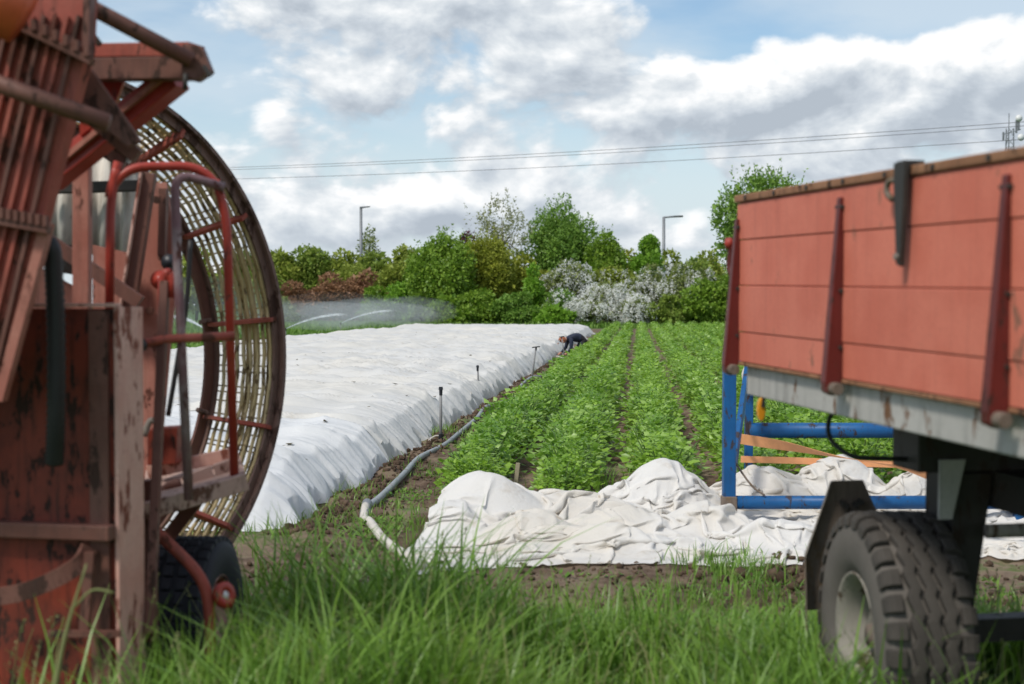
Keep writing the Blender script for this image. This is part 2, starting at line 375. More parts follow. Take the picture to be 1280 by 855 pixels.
# ------------------------------------------------------------------ ground
def vnoise(X, Y, sc_, seed=0, octv=4):
    """vectorised value noise, about -1..1"""
    out = np.zeros_like(X, dtype=np.float64); amp = 1.0; tot = 0
    for o in range(octv):
        x = X * sc_ + seed * 17.3 + o * 31.7; y = Y * sc_ + seed * 9.1 + o * 11.9
        xi = np.floor(x).astype(np.int64); yi = np.floor(y).astype(np.int64); fx = x - xi; fy = y - yi
        fx = fx * fx * fx * (fx * (fx * 6 - 15) + 10); fy = fy * fy * fy * (fy * (fy * 6 - 15) + 10)
        def h(a, b):
            v = (a * 374761393 + b * 668265263 + (seed + o) * 1442695041) & 0xffffffff
            v = ((v ^ (v >> 13)) * 1274126177) & 0xffffffff; v = v ^ (v >> 16)
            return (v & 0xffff) / 32767.5 - 1
        out += amp * ((h(xi, yi) * (1 - fx) + h(xi + 1, yi) * fx) * (1 - fy) + (h(xi, yi + 1) * (1 - fx) + h(xi + 1, yi + 1) * fx) * fy)
        tot += amp; amp *= .5; sc_ *= 2.03
    return out / tot * 1.5
def sstep(x, a, b):
    t = np.clip((x - a) / (b - a), 0, 1); return t * t * (3 - 2 * t)
def ground_h(X, Y):
    X = np.asarray(X, float); Y = np.asarray(Y, float)
    s = X * FN.x + Y * FN.y; t = X * FU.x + Y * FU.y
    fine = vnoise(X, Y, 3.0, 3, 5) * .030 + vnoise(X, Y, 14.0, 5, 3) * .014
    mask = sstep(t, 6.2, 7.4) * (1 - sstep(t, 40, 60)) * sstep(s, -3.4, -2.6) * (1 - sstep(s, 8, 10))
    rowz = .07 * (.5 + .5 * np.cos((s + 1.34) / .75 * 2 * math.pi)) * sstep(s, -1.75, -1.4) * sstep(t, 10.2, 11)
    bank = .075 * np.exp(-((s + 2.14) / .13) ** 2) * sstep(t, 8.6, 9.6) * (1 - sstep(t, 70, 73)) * (.7 + .6 * vnoise(X, Y, 2.2, 8, 3))
    return fine * mask + rowz * (1 - sstep(t, 88, 90)) + bank
def build_ground():
    def axis(lo, hi, f0, f1, df, dc):
        a = list(np.arange(f0, f1, df)); x = f0; st = df; left = []
        while x > lo: st = min(st * 1.18, dc); x -= st; left.append(x)
        x = a[-1]; st = df; right = []
        while x < hi: st = min(st * 1.18, dc); x += st; right.append(x)
        return np.array(left[::-1] + a + right)
    xs = axis(-700, 700, -3.2, 3.6, .045, 60); ys = axis(-60, 1500, 6.6, 22, .05, 60)
    X, Y = np.meshgrid(xs, ys); Z = ground_h(X, Y)
    nx = len(xs); idx = np.arange(X.size).reshape(X.shape)
    Q = np.stack([idx[:-1, :-1].ravel(), idx[:-1, 1:].ravel(), idx[1:, 1:].ravel(), idx[1:, :-1].ravel()], 1)
    me = mesh_np('ground', np.stack([X.ravel(), Y.ravel(), Z.ravel()], 1), Q); smooth(me)
    tag(link('ground', me, M['ground']), 'brown field soil and green meadow ground', kind='structure')
build_ground()
def gz(x, y): return float(ground_h(np.array([x]), np.array([y]))[0])

# ------------------------------------------------------------------ leaf and blade clouds
def quads_from(base, dirv, side, length, width, fold=0.0):
    """leaf = 2 quads meeting at a mid rib: base, mid-left, tip, mid-right (kite, folded)"""
    n = len(base); nrm = np.cross(dirv, side)
    tip = base + dirv * length[:, None]; mid = base + dirv * (length * .45)[:, None]
    l = mid + side * (width * .5)[:, None] + nrm * (fold * width)[:, None]; r = mid - side * (width * .5)[:, None] + nrm * (fold * width)[:, None]
    V = np.stack([base, r, tip, l], 1).reshape(-1, 3); Q = np.arange(4 * n).reshape(n, 4)
    return V, Q
def unit(a): return a / np.maximum(np.linalg.norm(a, axis=-1, keepdims=True), 1e-9)
def blades(base, height, lean, width, seg=4, rng=NP, droop=.25):
    n = len(base); ang = rng.uniform(0, 2 * np.pi, n); d = np.stack([np.cos(ang), np.sin(ang), np.zeros(n)], 1)
    a2 = ang + np.pi / 2 + rng.normal(0, .5, n); sv = np.stack([np.cos(a2), np.sin(a2), np.zeros(n)], 1)
    rows = []
    for k in range(seg + 1):
        s = k / seg; c = base + d * (lean * height * s ** 2.0)[:, None]; c = c + np.array([0, 0, 1.0]) * (height * (s - droop * lean * s ** 3))[:, None]
        w = width * (1 - s ** 1.8) * (.75 + .5 * min(1, s * 3)) * .5 + .0004
        rows.append(c + sv * w[:, None]); rows.append(c - sv * w[:, None])
    V = np.stack(rows, 1); m = 2 * (seg + 1); b = (np.arange(n) * m)[:, None]
    Q = np.concatenate([b + np.array([[2 * k, 2 * k + 1, 2 * k + 3, 2 * k + 2]]) for k in range(seg)], 0)
    return V.reshape(-1, 3), Q

# ------------------------------------------------------------------ fleece over the bed
BED_S0, BED_S1 = -11.3, -2.22
def bed_edge(t):
    """outer edge of the cloth on the hose side"""
    return BED_S1 + .05 * np.sin(t * 1.1) + .05 * vnoise(t, t * 0, .8, 21, 2)
def bed_h(s, t, near):
    e = bed_edge(t) - s
    el = s - (BED_S0 + .35 * vnoise(t, t * 0 + 3, .25, 22, 3)); ef = t - 9.15; eb = 72.3 + 1.2 * vnoise(s, s * 0, .4, 24, 2) - t
    prof = lambda d, k: 1 - np.exp(-np.maximum(d, 0) / k)
    top = .45 + .075 * vnoise(s * .45, t * 1.0, .75, 31, 3) + .028 * np.sin(s / .75 * 2 * np.pi + .8 * vnoise(s, t, .3, 33, 2) * 3) * (.5 + .5 * vnoise(s, t, .2, 35, 2))
    wr = 1 - np.abs(vnoise(s * .35 + .5 * vnoise(s, t, .5, 36, 2), t * 1.5, 1.3, 37, 3)); top += .085 * (wr ** 3 - .3)
    top += .02 * (1 - np.abs(vnoise(s + t * .35, t - s * .2, 1.9, 38, 3))) ** 4
    h = top * (.45 * np.clip(e / .30, 0, 1) + .55 * prof(e, .36)) * prof(el, .22) * prof(ef, .18) * prof(eb, .35)
    rg = lambda q: 1 - np.abs(q) * 1.6
    fold = rg(vnoise(t + .10 * s, s * .10, 3.6, 41, 2)) * .6 + rg(vnoise(t + .12 * s, s * .15, 8.5, 43, 2)) * .4
    h += .115 * (fold - .4) * np.exp(-np.maximum(e, 0) / .38) * np.clip(e * 7, 0, 1)
    return h
def sheet(name, label, mat, t_lo, t_hi, lift, near):
    """cloth sheet; t_lo / t_hi functions of s"""
    ds = np.concatenate([np.linspace(0, .9, 46)[:-1], np.linspace(.9, 3.4, 56)[:-1], np.linspace(3.4, -(BED_S0 - BED_S1), 40)])
    if near: ts = np.linspace(0, 1, 190)
    else: ts = np.linspace(0, 1, 760) ** 1.75
    Tn, E = np.meshgrid(ts, ds, indexing='ij')
    S0 = BED_S1 - E
    lo, hi = t_lo(S0), t_hi(S0); T_ = lo + (hi - lo) * Tn
    S = bed_edge(T_) - E
    jag = .16 * np.abs(vnoise(T_, T_ * 0, 2.6, 51, 3)) - .12                              # ragged buried hem
    S = S + jag * np.exp(-E / .14) + .09 * vnoise(T_ + .1 * S, S * .2, 4.2, 53, 3) * np.exp(-E / .26)
    if near: T_ = T_ - .10 * np.exp(-E / .10) * 0
    H = bed_h(S, T_, near) + lift
    H = np.where(E < .001, .0, H)
    # front hem also reaches the ground
    X = S * FN.x + T_ * FU.x; Y = S * FN.y + T_ * FU.y
    H = np.maximum(H, ground_h(X, Y) * (E < .12) + .004 - .05 * (E < .001))
    idx = np.arange(X.size).reshape(X.shape)
    Q = np.stack([idx[:-1, :-1].ravel(), idx[1:, :-1].ravel(), idx[1:, 1:].ravel(), idx[:-1, 1:].ravel()], 1)
    me = mesh_np(name, np.stack([X.ravel(), Y.ravel(), H.ravel()], 1), Q); smooth(me)
    o = link(name, me, mat); tag(o, label, 'crop cover', 'fleece covers over the bed')
    return o
tb = lambda s: np.clip(12.75 + .55 * (BED_S1 - s) + .25 * vnoise(s, s * 0, .9, 61, 2), 12.3, 14.6)
sheet('fleece_cover', 'bluish white fleece over the near end of the bed, beside the big lattice wheel', M['fleece_near'], lambda s: s * 0 + 9.13, lambda s: tb(s) + .35, 0.0, True)
sheet('fleece_cover', 'long cream white fleece over the bed, running back to the hedge', M['fleece_far'], tb, lambda s: s * 0 + 72.4, .007, False)

def cover_debris():
    g = np.random.default_rng(5); n = 240; t = 10 + 58 * g.random(n) ** 1.4; s = BED_S1 - .25 - 7.5 * g.random(n) ** 1.2
    h = bed_h(s, t, False) + .016; P = np.stack([s * FN.x + t * FU.x, s * FN.y + t * FU.y, h], 1); a = g.uniform(0, 6.28, n)
    d = np.stack([np.cos(a), np.sin(a), g.uniform(-.05, .25, n)], 1); sv = unit(np.cross(d, np.array([0, 0, 1.0]) + g.normal(0, .3, (n, 3)))); ln = g.uniform(.03, .10, n)
    V, Q = quads_from(P, unit(d), sv, ln, ln * g.uniform(.25, .8, n), .15)
    tag(link('cover_debris', mesh_np('cover_debris', V, Q), leafm('dead leaf', (.05, .035, .02), (.16, .13, .05), .2, .8, .1)), 'dead leaves and soil crumbs strewn on the long white cover', kind='stuff')
cover_debris()
def clods(name, label, spots, mat, lab_cat='soil'):
    """spots: (x, y, z, r)"""
    ico = bmesh.new(); bmesh.ops.create_icosphere(ico, subdivisions=1, radius=1); bv = np.array([v.co for v in ico.verts]); ico.verts.index_update()
    bf = np.array([[v.index for v in f.verts] for f in ico.faces]); ico.free()
    V = []; Q = []
    for i, (x, y, z, r) in enumerate(spots):
        j = bv * (1 + NP.normal(0, .22, (len(bv), 1))) * r * NP.uniform(.6, 1.3, 3); V.append(j + np.array([x, y, z + r * .25])); Q.append(bf + i * len(bv))
    me = mesh_np(name, np.concatenate(V), np.concatenate(Q)); o = link(name, me, mat); return tag(o, label, kind='stuff')
def soilm():
    m, T, out = new_mat('soil clods'); g = T.node('ShaderNodeNewGeometry'); n = T.noise(g.outputs['Position'], 30, 4, .6)
    col = T.mix(g.outputs['Random Per Island'], (.035, .022, .015, 1), (.13, .088, .06, 1)); col = T.mix(T.m('MULTIPLY', n, .4), col, (.17, .12, .085, 1))
    b = principled(T, col, .95, 0, .1, bump(T, n, .01)); T.l.new(b.outputs[0], out.inputs[0]); return m
M['clod'] = soilm()
spots = []
for i in range(2600):
    t = 9.0 + 34 * NP.random() ** 1.7; s = -2.14 + NP.normal(0, .09); p = fld(s, t); spots.append((p.x, p.y, gz(p.x, p.y), abs(NP.normal(.006, .010)) + .005))
for i in range(900):
    t = 8.2 + 20 * NP.random() ** 1.6; s = NP.uniform(-2.1, -1.55); p = fld(s, t); spots.append((p.x, p.y, gz(p.x, p.y), abs(NP.normal(.004, .010)) + .004))
for i in range(1500):
    x = NP.uniform(-1.9, 3.2); y = NP.uniform(6.9, 8.15); spots.append((x, y, gz(x, y), abs(NP.normal(.004, .008)) + .003))
for i in range(400):
    x = NP.normal(1.75, .25); y = NP.normal(7.75, .2); spots.append((x, y, gz(x, y) + .02, abs(NP.normal(.010, .012)) + .005))
clods('soil_clods', 'loose dark soil crumbs and clods along the beds', spots, M['clod'])

# ------------------------------------------------------------------ heap of pulled-off fleece in front of the rows (draped by a small cloth solver)
def drape_heap():
    BUMPS = [(-.18, 9.62, .35, .40, .30), (-.42, 9.25, .20, .24, .26), (.38, 9.75, .19, .48, .24), (1.08, 10.22, .37, .33, .30), (1.22, 9.20, .21, .25, .20), (.72, 9.15, .17, .34, .22), (.12, 8.92, .18, .30, .20), (.62, 8.70, .14, .26, .15),
             (1.85, 10.45, .27, .34, .26), (2.40, 10.55, .33, .36, .28), (3.0, 10.3, .26, .34, .26), (1.70, 8.85, .13, .35, .18), (2.4, 8.9, .13, .45, .18), (3.6, 10.1, .24, .4, .35), (4.4, 10.0, .22, .4, .35), (5.3, 10.1, .22, .4, .35), (3.9, 9.1, .14, .35, .2)]
    def hf(x, y):
        h = np.zeros_like(x)
        for bx, by, bh, sx, sy in BUMPS: h = np.maximum(h, bh * np.exp(-(((x - bx) / sx) ** 2 + ((y - by) / sy) ** 2)))
        return h + .012
    nx, ny = 300, 132; W, Dp = 9.9, 4.6
    dx, dy = W / (nx - 1), Dp / (ny - 1)
    u, v = np.meshgrid(np.linspace(0, 1, nx), np.linspace(0, 1, ny), indexing='ij')
    x = -.42 + u * 6.7; y = 8.02 + .36 * sstep(x, .9, 1.6) * (1 - v) + v * 2.66 + .22 * vnoise(u * 7, v, 1.3, 71, 2) * (1 - v) + .12 * np.sin(u * 9)
    x = x + .12 * vnoise(u * 3, v * 2, 2.0, 73, 2)
    z = hf(x, y) + .10 + .13 * np.abs(vnoise(x, y, 1.6, 75, 3)) + .05 * vnoise(x, y, 5, 77, 3)
    P = np.stack([x, y, z], -1); V = np.zeros_like(P)
    def con(A, B, L, k):
        d = B - A; l = np.sqrt((d * d).sum(-1, keepdims=True)) + 1e-9; c = d * ((l - L) / l * .5 * k); A += c; B -= c
    dt = .016; diag = math.hypot(dx, dy)
    for step in range(170):
        V[..., 2] -= 9.8 * dt; V *= .965
        O = P.copy(); P = P + V * dt
        for it in range(7):
            for a in (0, 1):
                con(P[a:nx - 1:2], P[a + 1:nx:2], dx, 1.0) if (nx - a) % 2 == 0 else con(P[a:nx - 1:2][:(nx - a) // 2], P[a + 1:nx:2], dx, 1.0)
                A, B = P[:, a:ny - 1:2], P[:, a + 1:ny:2]; m = min(A.shape[1], B.shape[1]); con(A[:, :m], B[:, :m], dy, 1.0)
            for a in (0, 1):
                A, B = P[a:nx - 1:2, :-1], P[a + 1:nx:2, 1:]; m = min(len(A), len(B)); con(A[:m], B[:m], diag, .5)
                A, B = P[a:nx - 1:2, 1:], P[a + 1:nx:2, :-1]; m = min(len(A), len(B)); con(A[:m], B[:m], diag, .5)
            if it % 3 == 0:
                for a in (0, 1, 2, 3):
                    A, B = P[a:nx - 2:4], P[a + 2:nx:4]; m = min(len(A), len(B)); con(A[:m], B[:m], 2 * dx, .03)
                    A, B = P[:, a:ny - 2:4], P[:, a + 2:ny:4]; m = min(A.shape[1], B.shape[1]); con(A[:, :m], B[:, :m], 2 * dy, .03)
            g = hf(P[..., 0], P[..., 1]); P[..., 2] = np.maximum(P[..., 2], g)
        touch = P[..., 2] <= hf(P[..., 0], P[..., 1]) + .002
        V = (P - O) / dt; V[touch] *= .25
        sp = np.linalg.norm(V, axis=-1, keepdims=True); V *= np.minimum(1, 2.5 / np.maximum(sp, 1e-6))
    P[..., 2] += np.maximum(0, ground_h(P[..., 0], P[..., 1]) * .8)
    idx = np.arange(nx * ny).reshape(nx, ny)
    Q = np.stack([idx[:-1, :-1].ravel(), idx[1:, :-1].ravel(), idx[1:, 1:].ravel(), idx[:-1, 1:].ravel()], 1)
    me = mesh_np('fleece_heap', P.reshape(-1, 3), Q); smooth(me); o = link('fleece_heap', me, M['fleece_heap'])
    md = o.modifiers.new('subsurf', 'SUBSURF'); md.levels = 1; md.render_levels = 1
    tag(o, 'heap of crumpled cream fleece lying across the front of the crop rows', 'fleece')
drape_heap()

# ------------------------------------------------------------------ hoses, risers
def gp(px, py, dz=0.0):
    p = gr(px, py); p.z = gz(p.x, p.y) + dz; return p
hz = [(657, 498), (625, 507), (606, 516), (597, 527), (576, 544), (555, 561), (524, 580), (505, 600), (475, 627), (457, 640)]
tag(MB().tube(curve_pts([gp(x, y, .03) for x, y in hz], 8), .027, 12).build('irrigation_hose', M['greyhose'], sm=True), 'thick grey irrigation hose winding along the covered bed', 'hose')
hz = [(457, 641), (455, 650), (462, 660), (475, 674), (490, 686), (508, 699), (530, 716)]
tag(MB().tube(curve_pts([gp(x, y, .03) for x, y in hz], 8), .030, 12).build('irrigation_hose', M['palehose'], sm=True), 'pale short hose running from the grey hose into the grass', 'hose')
tag(MB().tube([gp(459, 637, .03), gp(455.5, 646, .03)], .037, 14).build('hose_coupling', M['steel'], sm=False), 'dull metal coupling at the bend between grey and pale hose', 'coupling')
hz = [(668, 490), (651, 488), (656, 483), (666, 477), (680, 471), (697, 465), (703, 461)]
tag(MB().tube(curve_pts([gp(x, y, .03) for x, y in hz], 8), .027, 10).build('irrigation_hose', M['greyhose'], sm=True), 'grey hose further back, curving past the middle sprinkler riser', 'hose')
hz = [(696, 449), (703, 451), (709, 456), (712, 453), (717, 452)]
tag(MB().tube(curve_pts([gp(x, y, .05) for x, y in hz], 6), .035, 8).build('irrigation_hose', M['palehose'], sm=True), 'pale hose lying in front of the kneeling worker', 'hose')

def riser(px, pb, pt, label, style=0, lean=0.0):
    b = gp(px, pb); top = at(px + lean, pt, b.y)
    r = thing('sprinkler_riser', label, 'sprinkler', tuple(b), 'sprinkler risers beside the bed')
    k = MB().tube([b - Vector((0, 0, .05)), b.lerp(top, .45), top], [.016, .016, .014], 10)
    k.build('pipe', M['riser'], r, True)
    MB().tube([b + Vector((0, 0, .0)), b + Vector((0, 0, .07))], .028, 10).build('base_collar', M['black'], r)
    h = MB().tube([top - Vector((0, 0, .06)), top], [.017, .019], 10).build('sprinkler_head', M['black'], r)
    if style: MB().bar(top + Vector((-.07, 0, -.005)), top + Vector((.075, .01, .012)), .02, .022).build('arm', M['black'], h)
    else: MB().tube([top, top + Vector((0, 0, .03))], [.026, .02], 10).build('nozzle', M['black'], h)
    MB().tube(curve_pts([b + Vector((0, 0, .05)), b + Vector((-.06, -.03, .05)), b + Vector((-.12, -.1, .015)), b + Vector((-.10, -.2, .02))], 5), .009, 6).build('feed_hose', M['palehose'], r, True)
riser(551, 556, 487, 'sprinkler riser with black head nearest the camera, by the grey hose')
riser(599, 500, 459, 'second sprinkler riser along the bed, slim pale pipe', 0, -2)
riser(664, 481, 434, 'sprinkler riser with a T shaped head, third along the bed', 1, 6)
riser(706, 448, 421, 'small far sprinkler riser with T head beside the kneeling worker', 1, -4)
p = gp(643, 612); tag(MB().bar(p - Vector((0, 0, .05)), p + Vector((.03, 0, .21)), .034, .010, (0, 1, 0)).build('wooden_stake', M['wood'], bevel=.004), 'flat wooden row stake between the first two crop rows', 'stake')

# ------------------------------------------------------------------ potato crop
def potato_mesh(seed, nleaf, leaflets, lsize, h=.42, rad=.30, stems=True):
    g = np.random.default_rng(seed); B = []; Dv = []; Sd = []; L = []; W = []
    for i in range(nleaf):
        a = g.uniform(0, 2 * np.pi); rr = rad * math.sqrt(g.uniform(0, 1)); top = h * (1 - .55 * (rr / rad) ** 2)
        z = top * g.uniform(.55, 1.05) if g.random() < .75 else top * g.uniform(.15, .6)
        c = np.array([rr * math.cos(a) * .70, rr * math.sin(a) * 1.15, z]); a2 = a + g.normal(0, .7)
        ax = unit(np.array([math.cos(a2), math.sin(a2), g.normal(.05, .35)])); sd_ = unit(np.cross(ax, np.array([0, 0, 1.0]) + g.normal(0, .25, 3)))
        ln = lsize * leaflets * .42; c = c - ax * ln * .55
        for k in range(leaflets):
            tip = (k == leaflets - 1); f = k // 2 / max(1, (leaflets - 1) / 2); sg = 1 if k % 2 else -1
            base = c + ax * ln * f + np.array([0, 0, -.10 * ln * f * f / max(ln, .01) * .5])
            d = ax if tip else unit(ax * .45 + sd_ * sg * .9 + np.array([0, 0, g.normal(-.05, .25)]))
            nrm = unit(np.cross(ax, sd_) + g.normal(0, .35, 3)); s2 = unit(np.cross(nrm, d))
            B.append(base); Dv.append(d); Sd.append(s2); q = lsize * (1.15 if tip else .55 + .5 * f) * g.uniform(.8, 1.2); L.append(q); W.append(q * .76)
    V, Q = quads_from(np.array(B), np.array(Dv), np.array(Sd), np.array(L), np.array(W), .16)
    if not stems: return V, Q
    SV = []; SQ = []
    for i in range(8):
        a = g.uniform(0, 2 * np.pi); e = np.array([math.cos(a) * rad * .7, math.sin(a) * rad * .7, h * g.uniform(.6, .85)]); b0 = np.array([math.cos(a) * .04, math.sin(a) * .04, -.04])
        mid = (b0 + e) / 2 + np.array([0, 0, .05]); w = .007
        for p_, q_ in ((b0, mid), (mid, e)):
            o = len(SV) * 1; off = np.array([[w, 0, 0], [-w / 2, w * .87, 0], [-w / 2, -w * .87, 0]])
            st = sum(len(x) for x in SV); SV.append(np.concatenate([p_ + off, q_ + off * .8])); SQ += [[st, st + 1, st + 4, st + 3], [st + 1, st + 2, st + 5, st + 4], [st + 2, st, st + 3, st + 5]]
    SV = np.concatenate(SV); n = len(V)
    return np.concatenate([V, SV]), np.concatenate([Q, np.array(SQ) + n]), len(Q)
def tri_split(Q):
    """fold each kite along its mid rib"""
    return Q
variants = []
for k in range(8):
    V, Q, nl = potato_mesh(100 + k, 96, 7, .062, h=.42, rad=.30)
    # kites become two triangles folded along the rib: base-r-tip, base-tip-l
    lm_ = mesh_np('foliage', V[:4 * nl], np.concatenate([Q[:nl][:, [0, 1, 2]], Q[:nl][:, [0, 2, 3]]])); lm_.materials.append(M['potato'])
    sm_ = mesh_np('stems', V[4 * nl:], Q[nl:] - 4 * nl); sm_.materials.append(M['stem']); variants.append((lm_, sm_))
ORD = ['first', 'second', 'third', 'fourth', 'fifth', 'sixth', 'seventh', 'eighth', 'ninth', 'tenth', 'eleventh', 'twelfth', 'thirteenth', 'fourteenth', 'fifteenth', 'sixteenth', 'seventeenth', 'eighteenth']
plants = []
for r in range(18):
    s0 = -1.32 + .75 * r; t = 10.75 + RNG.uniform(0, .25) + (.55 if r > 3 else 0)
    while t < 88.5:
        plants.append((r, s0 + RNG.gauss(0, .045), t)); t += .285 * RNG.uniform(.85, 1.15) if t < 30 else .40 * RNG.uniform(.85, 1.2)
def in_view(s, t):
    p = fld(s, t); return abs(p.x) < p.y * .375
vis = sorted([q for q in plants if in_view(q[1], q[2])], key=lambda q: q[2])
ind = set(vis[:300]); seen = set()
for q in vis[:300]:
    r, s, t = q; p = fld(s, t); o = bpy.data.objects.new('potato_plant', None); COL.objects.link(o); o.empty_display_size = .1
    for nm_, me_ in zip(('foliage', 'stems'), RNG.choice(variants)): c_ = link(nm_, me_, None, o); c_['kind'] = 'stuff'
    k = RNG.uniform(.78, 1.14) * (1.0 + .08 * math.sin(t * .9 + r * 2.1)); o.location = (p.x, p.y, gz(p.x, p.y) - .015); o.rotation_euler = (RNG.gauss(0, .06), RNG.gauss(0, .06), -FH + RNG.choice((0, math.pi)) + RNG.gauss(0, .3)); o.scale = (k * .97, k * .97, k * RNG.uniform(.9, 1.12))
    tag(o, ('front end potato plant of the %s row right of the hose, touching the fleece heap' if r not in seen else 'leafy green potato plant behind the front one, %s row right of the hose') % ORD[r], 'potato plant', 'potato plants in the %s row' % ORD[r]); seen.add(r)
lod1 = [potato_mesh(200 + k, 54, 5, .070, .42, .265, False) for k in range(8)]; lod2 = [potato_mesh(300 + k, 24, 4, .098, .42, .24, False) for k in range(8)]
VV = []; QQ = []; off = 0
for q in plants:
    if q in ind: continue
    r, s, t = q; p = fld(s, t)
    if t > 60 and (r * 7 + int(t * 10)) % 3 == 0: continue
    V, Q = RNG.choice(lod1 if t < 34 else lod2); a = -FH + RNG.choice((0, math.pi)) + RNG.gauss(0, .3); k = RNG.uniform(.85, 1.15); ca, sa = math.cos(a) * k, math.sin(a) * k
    Z = .07 if t < 60 else .03
    VV.append(np.stack([V[:, 0] * ca - V[:, 1] * sa + p.x, V[:, 0] * sa + V[:, 1] * ca + p.y, V[:, 2] * k + Z], 1)); QQ.append(Q + off); off += len(V)
Q = np.concatenate(QQ); me = mesh_np('potato_crop', np.concatenate(VV), np.concatenate([Q[:, [0, 1, 2]], Q[:, [0, 2, 3]]]))
tag(link('potato_crop', me, M['potato']), 'green potato crop rows stretching back to the hedge', kind='stuff')

# ------------------------------------------------------------------ trees and shrubs of the hedge
def blob_leaves(g, lobes, n, size, flat=.6):
    """leaves spread through the outer shell of the lobes (cx,cy,cz,rx,ry,rz)"""
    vol = np.array([l[3] * l[5] for l in lobes]); pick = g.choice(len(lobes), n, p=vol / vol.sum()); L = np.array(lobes)[pick]
    d = unit(g.normal(0, 1, (n, 3))); rr = g.uniform(.55, 1.0, n) ** .5 * (1 + .18 * g.normal(0, 1, n) * (g.random(n) < .25))
    P = L[:, :3] + d * L[:, 3:] * rr[:, None]
    dirv = unit(d * .6 + g.normal(0, .6, (n, 3)) + np.array([0, 0, -.15])); sd_ = unit(np.cross(dirv, g.normal(0, 1, (n, 3)) + d * 1.2)); ln = size * g.uniform(.6, 1.4, n)
    return quads_from(P, dirv, sd_, ln, ln * .62, .12)
def tree(name, label, cat, px, top, hw, Y, mat, n=3600, size=.20, lobes=14, low=.12, seed=1, bark='bark', group='hedge trees and shrubs', spiky=0.0, depth=None, trunk_h=None, blossom=0, py_low=None, sprays=0, shape=.35):
    g = np.random.default_rng(seed); b = gr(px, 500); x = at(px, 380, Y).x; H = at(px, top, Y).z; rx = hw * 1.38 * Y / F_PX; n = int(n * 2.3); size = size * .95; ry = depth or max(rx * .8, .9)
    zl = H * low; root = thing(name, label, cat, (x, Y, 0), group)
    cz, rz = (H + zl) / 2, (H - zl) / 2; lb = []
    for i in range(lobes):
        d = unit(g.normal(0, 1, 3)); f = g.uniform(.25, .72); k = g.uniform(.26, .46)
        zz = d[2] * f; wz = (1 - max(0, zz) * .55 * shape)
        lb.append((x + d[0] * f * rx * wz, Y + d[1] * f * ry * wz, cz + zz * rz, rx * k, ry * k, rz * k * (.9 if not spiky else 1.1)))
    lb.append((x, Y, H - rz * .30, rx * .34, ry * .34, rz * .30)); lb.append((x, Y, cz - rz * .35, rx * .68, ry * .68, rz * .6))
    V, Q = blob_leaves(g, lb, n, size)
    if n > 1400:
        core = [(q[0], q[1], q[2], q[3] * .80, q[4] * .80, q[5] * .80) for q in lb]; Vc, Qc = blob_leaves(g, core, n // 4, size * 2.0); Q = np.concatenate([Q, Qc + len(V)]); V = np.concatenate([V, Vc])
    if spiky:
        m = int(n * spiky); P0 = np.array(lb)[g.integers(0, len(lb), m // 14)]
        st = P0[:, :3] + np.stack([g.normal(0, .4, len(P0)) * P0[:, 3], g.normal(0, .4, len(P0)) * P0[:, 4], P0[:, 5] * .6], 1)
        up = unit(np.stack([g.normal(0, .25, len(P0)), g.normal(0, .25, len(P0)), np.ones(len(P0))], 1)); ln = g.uniform(.5, 1.1, len(P0)) * rz * .34
        ii = np.repeat(np.arange(len(P0)), 14); f = g.random(len(ii)); PP = st[ii] + up[ii] * (f * ln[ii])[:, None] + g.normal(0, .09, (len(ii), 3)) * (1.2 - f)[:, None]
        dv = unit(up[ii] * .8 + g.normal(0, .6, (len(ii), 3))); sv = unit(np.cross(dv, g.normal(0, 1, (len(ii), 3)))); l2 = size * g.uniform(.6, 1.2, len(ii))
        V2, Q2 = quads_from(PP, dv, sv, l2, l2 * .55, .1); Q = np.concatenate([Q, Q2 + len(V)]); V = np.concatenate([V, V2])
    keep = V.reshape(-1, 4, 3)[:, :, 2].min(1) > .02; Vk = V.reshape(-1, 4, 3)[keep].reshape(-1, 3); Qk = np.arange(len(Vk)).reshape(-1, 4)
    me = mesh_np('crown', Vk - np.array([x, Y, 0]), Qk); link('crown', me, mat, root)
    t = MB(); th = max(.25, H * .028)
    t.tube([(x, Y, -.1), (x + .1, Y, cz * .55), (x, Y, cz + rz * .3)], [th * .5, th * .38, th * .12], 7); t.build('trunk', M[bark], root, True)
    lm = MB()
    for q in lb[:max(6, lobes // 2)]:
        z0 = RNG.uniform(zl * .8 + .1, cz); lm.tube([(x, Y, z0), ((x + q[0]) / 2, (Y + q[1]) / 2, (z0 + q[2]) / 2 + .15), q[:3]], [th * .2, th * .14, th * .05], 5)
    lm.build('limbs', M[bark], root, True)
    if blossom:
        PP = []; DD = []
        for i in range(sprays):
            a = g.uniform(0, 2 * np.pi); q = lb[g.integers(0, len(lb))]; st = np.array(q[:3]) + np.array([math.cos(a) * q[3] * .7, math.sin(a) * q[4] * .7 - q[4] * .2, q[5] * g.uniform(-.3, .9)])
            ln = g.uniform(.5, 1.3); m = int(blossom / sprays); f = np.sort(g.random(m))[:, None]; out_ = np.array([math.cos(a), math.sin(a) * .9, 0]) * .75
            PP.append(st + out_ * ln * f + np.array([0, 0, 1.0]) * (.25 * f - 1.05 * f * f) * ln + g.normal(0, .055, (m, 3))); DD.append(np.tile(out_, (m, 1)))
        PP = np.concatenate(PP); DD = unit(np.concatenate(DD) * .4 + g.normal(0, .8, (len(PP), 3))); sv = unit(np.cross(DD, g.normal(0, 1, (len(PP), 3)))); l2 = g.uniform(.07, .15, len(PP))
        PP[:, 2] = np.maximum(PP[:, 2], .12)
        V2, Q2 = quads_from(PP, DD, sv, l2, l2 * .8, .1); link('blossom', mesh_np('blossom', V2 - np.array([x, Y, 0]), Q2), M['blossom'], root)
    return root
L1 = leafm('olive hedge leaf', (0.201, 0.262, 0.037), (0.375, 0.435, 0.077), .3, .5, .25)
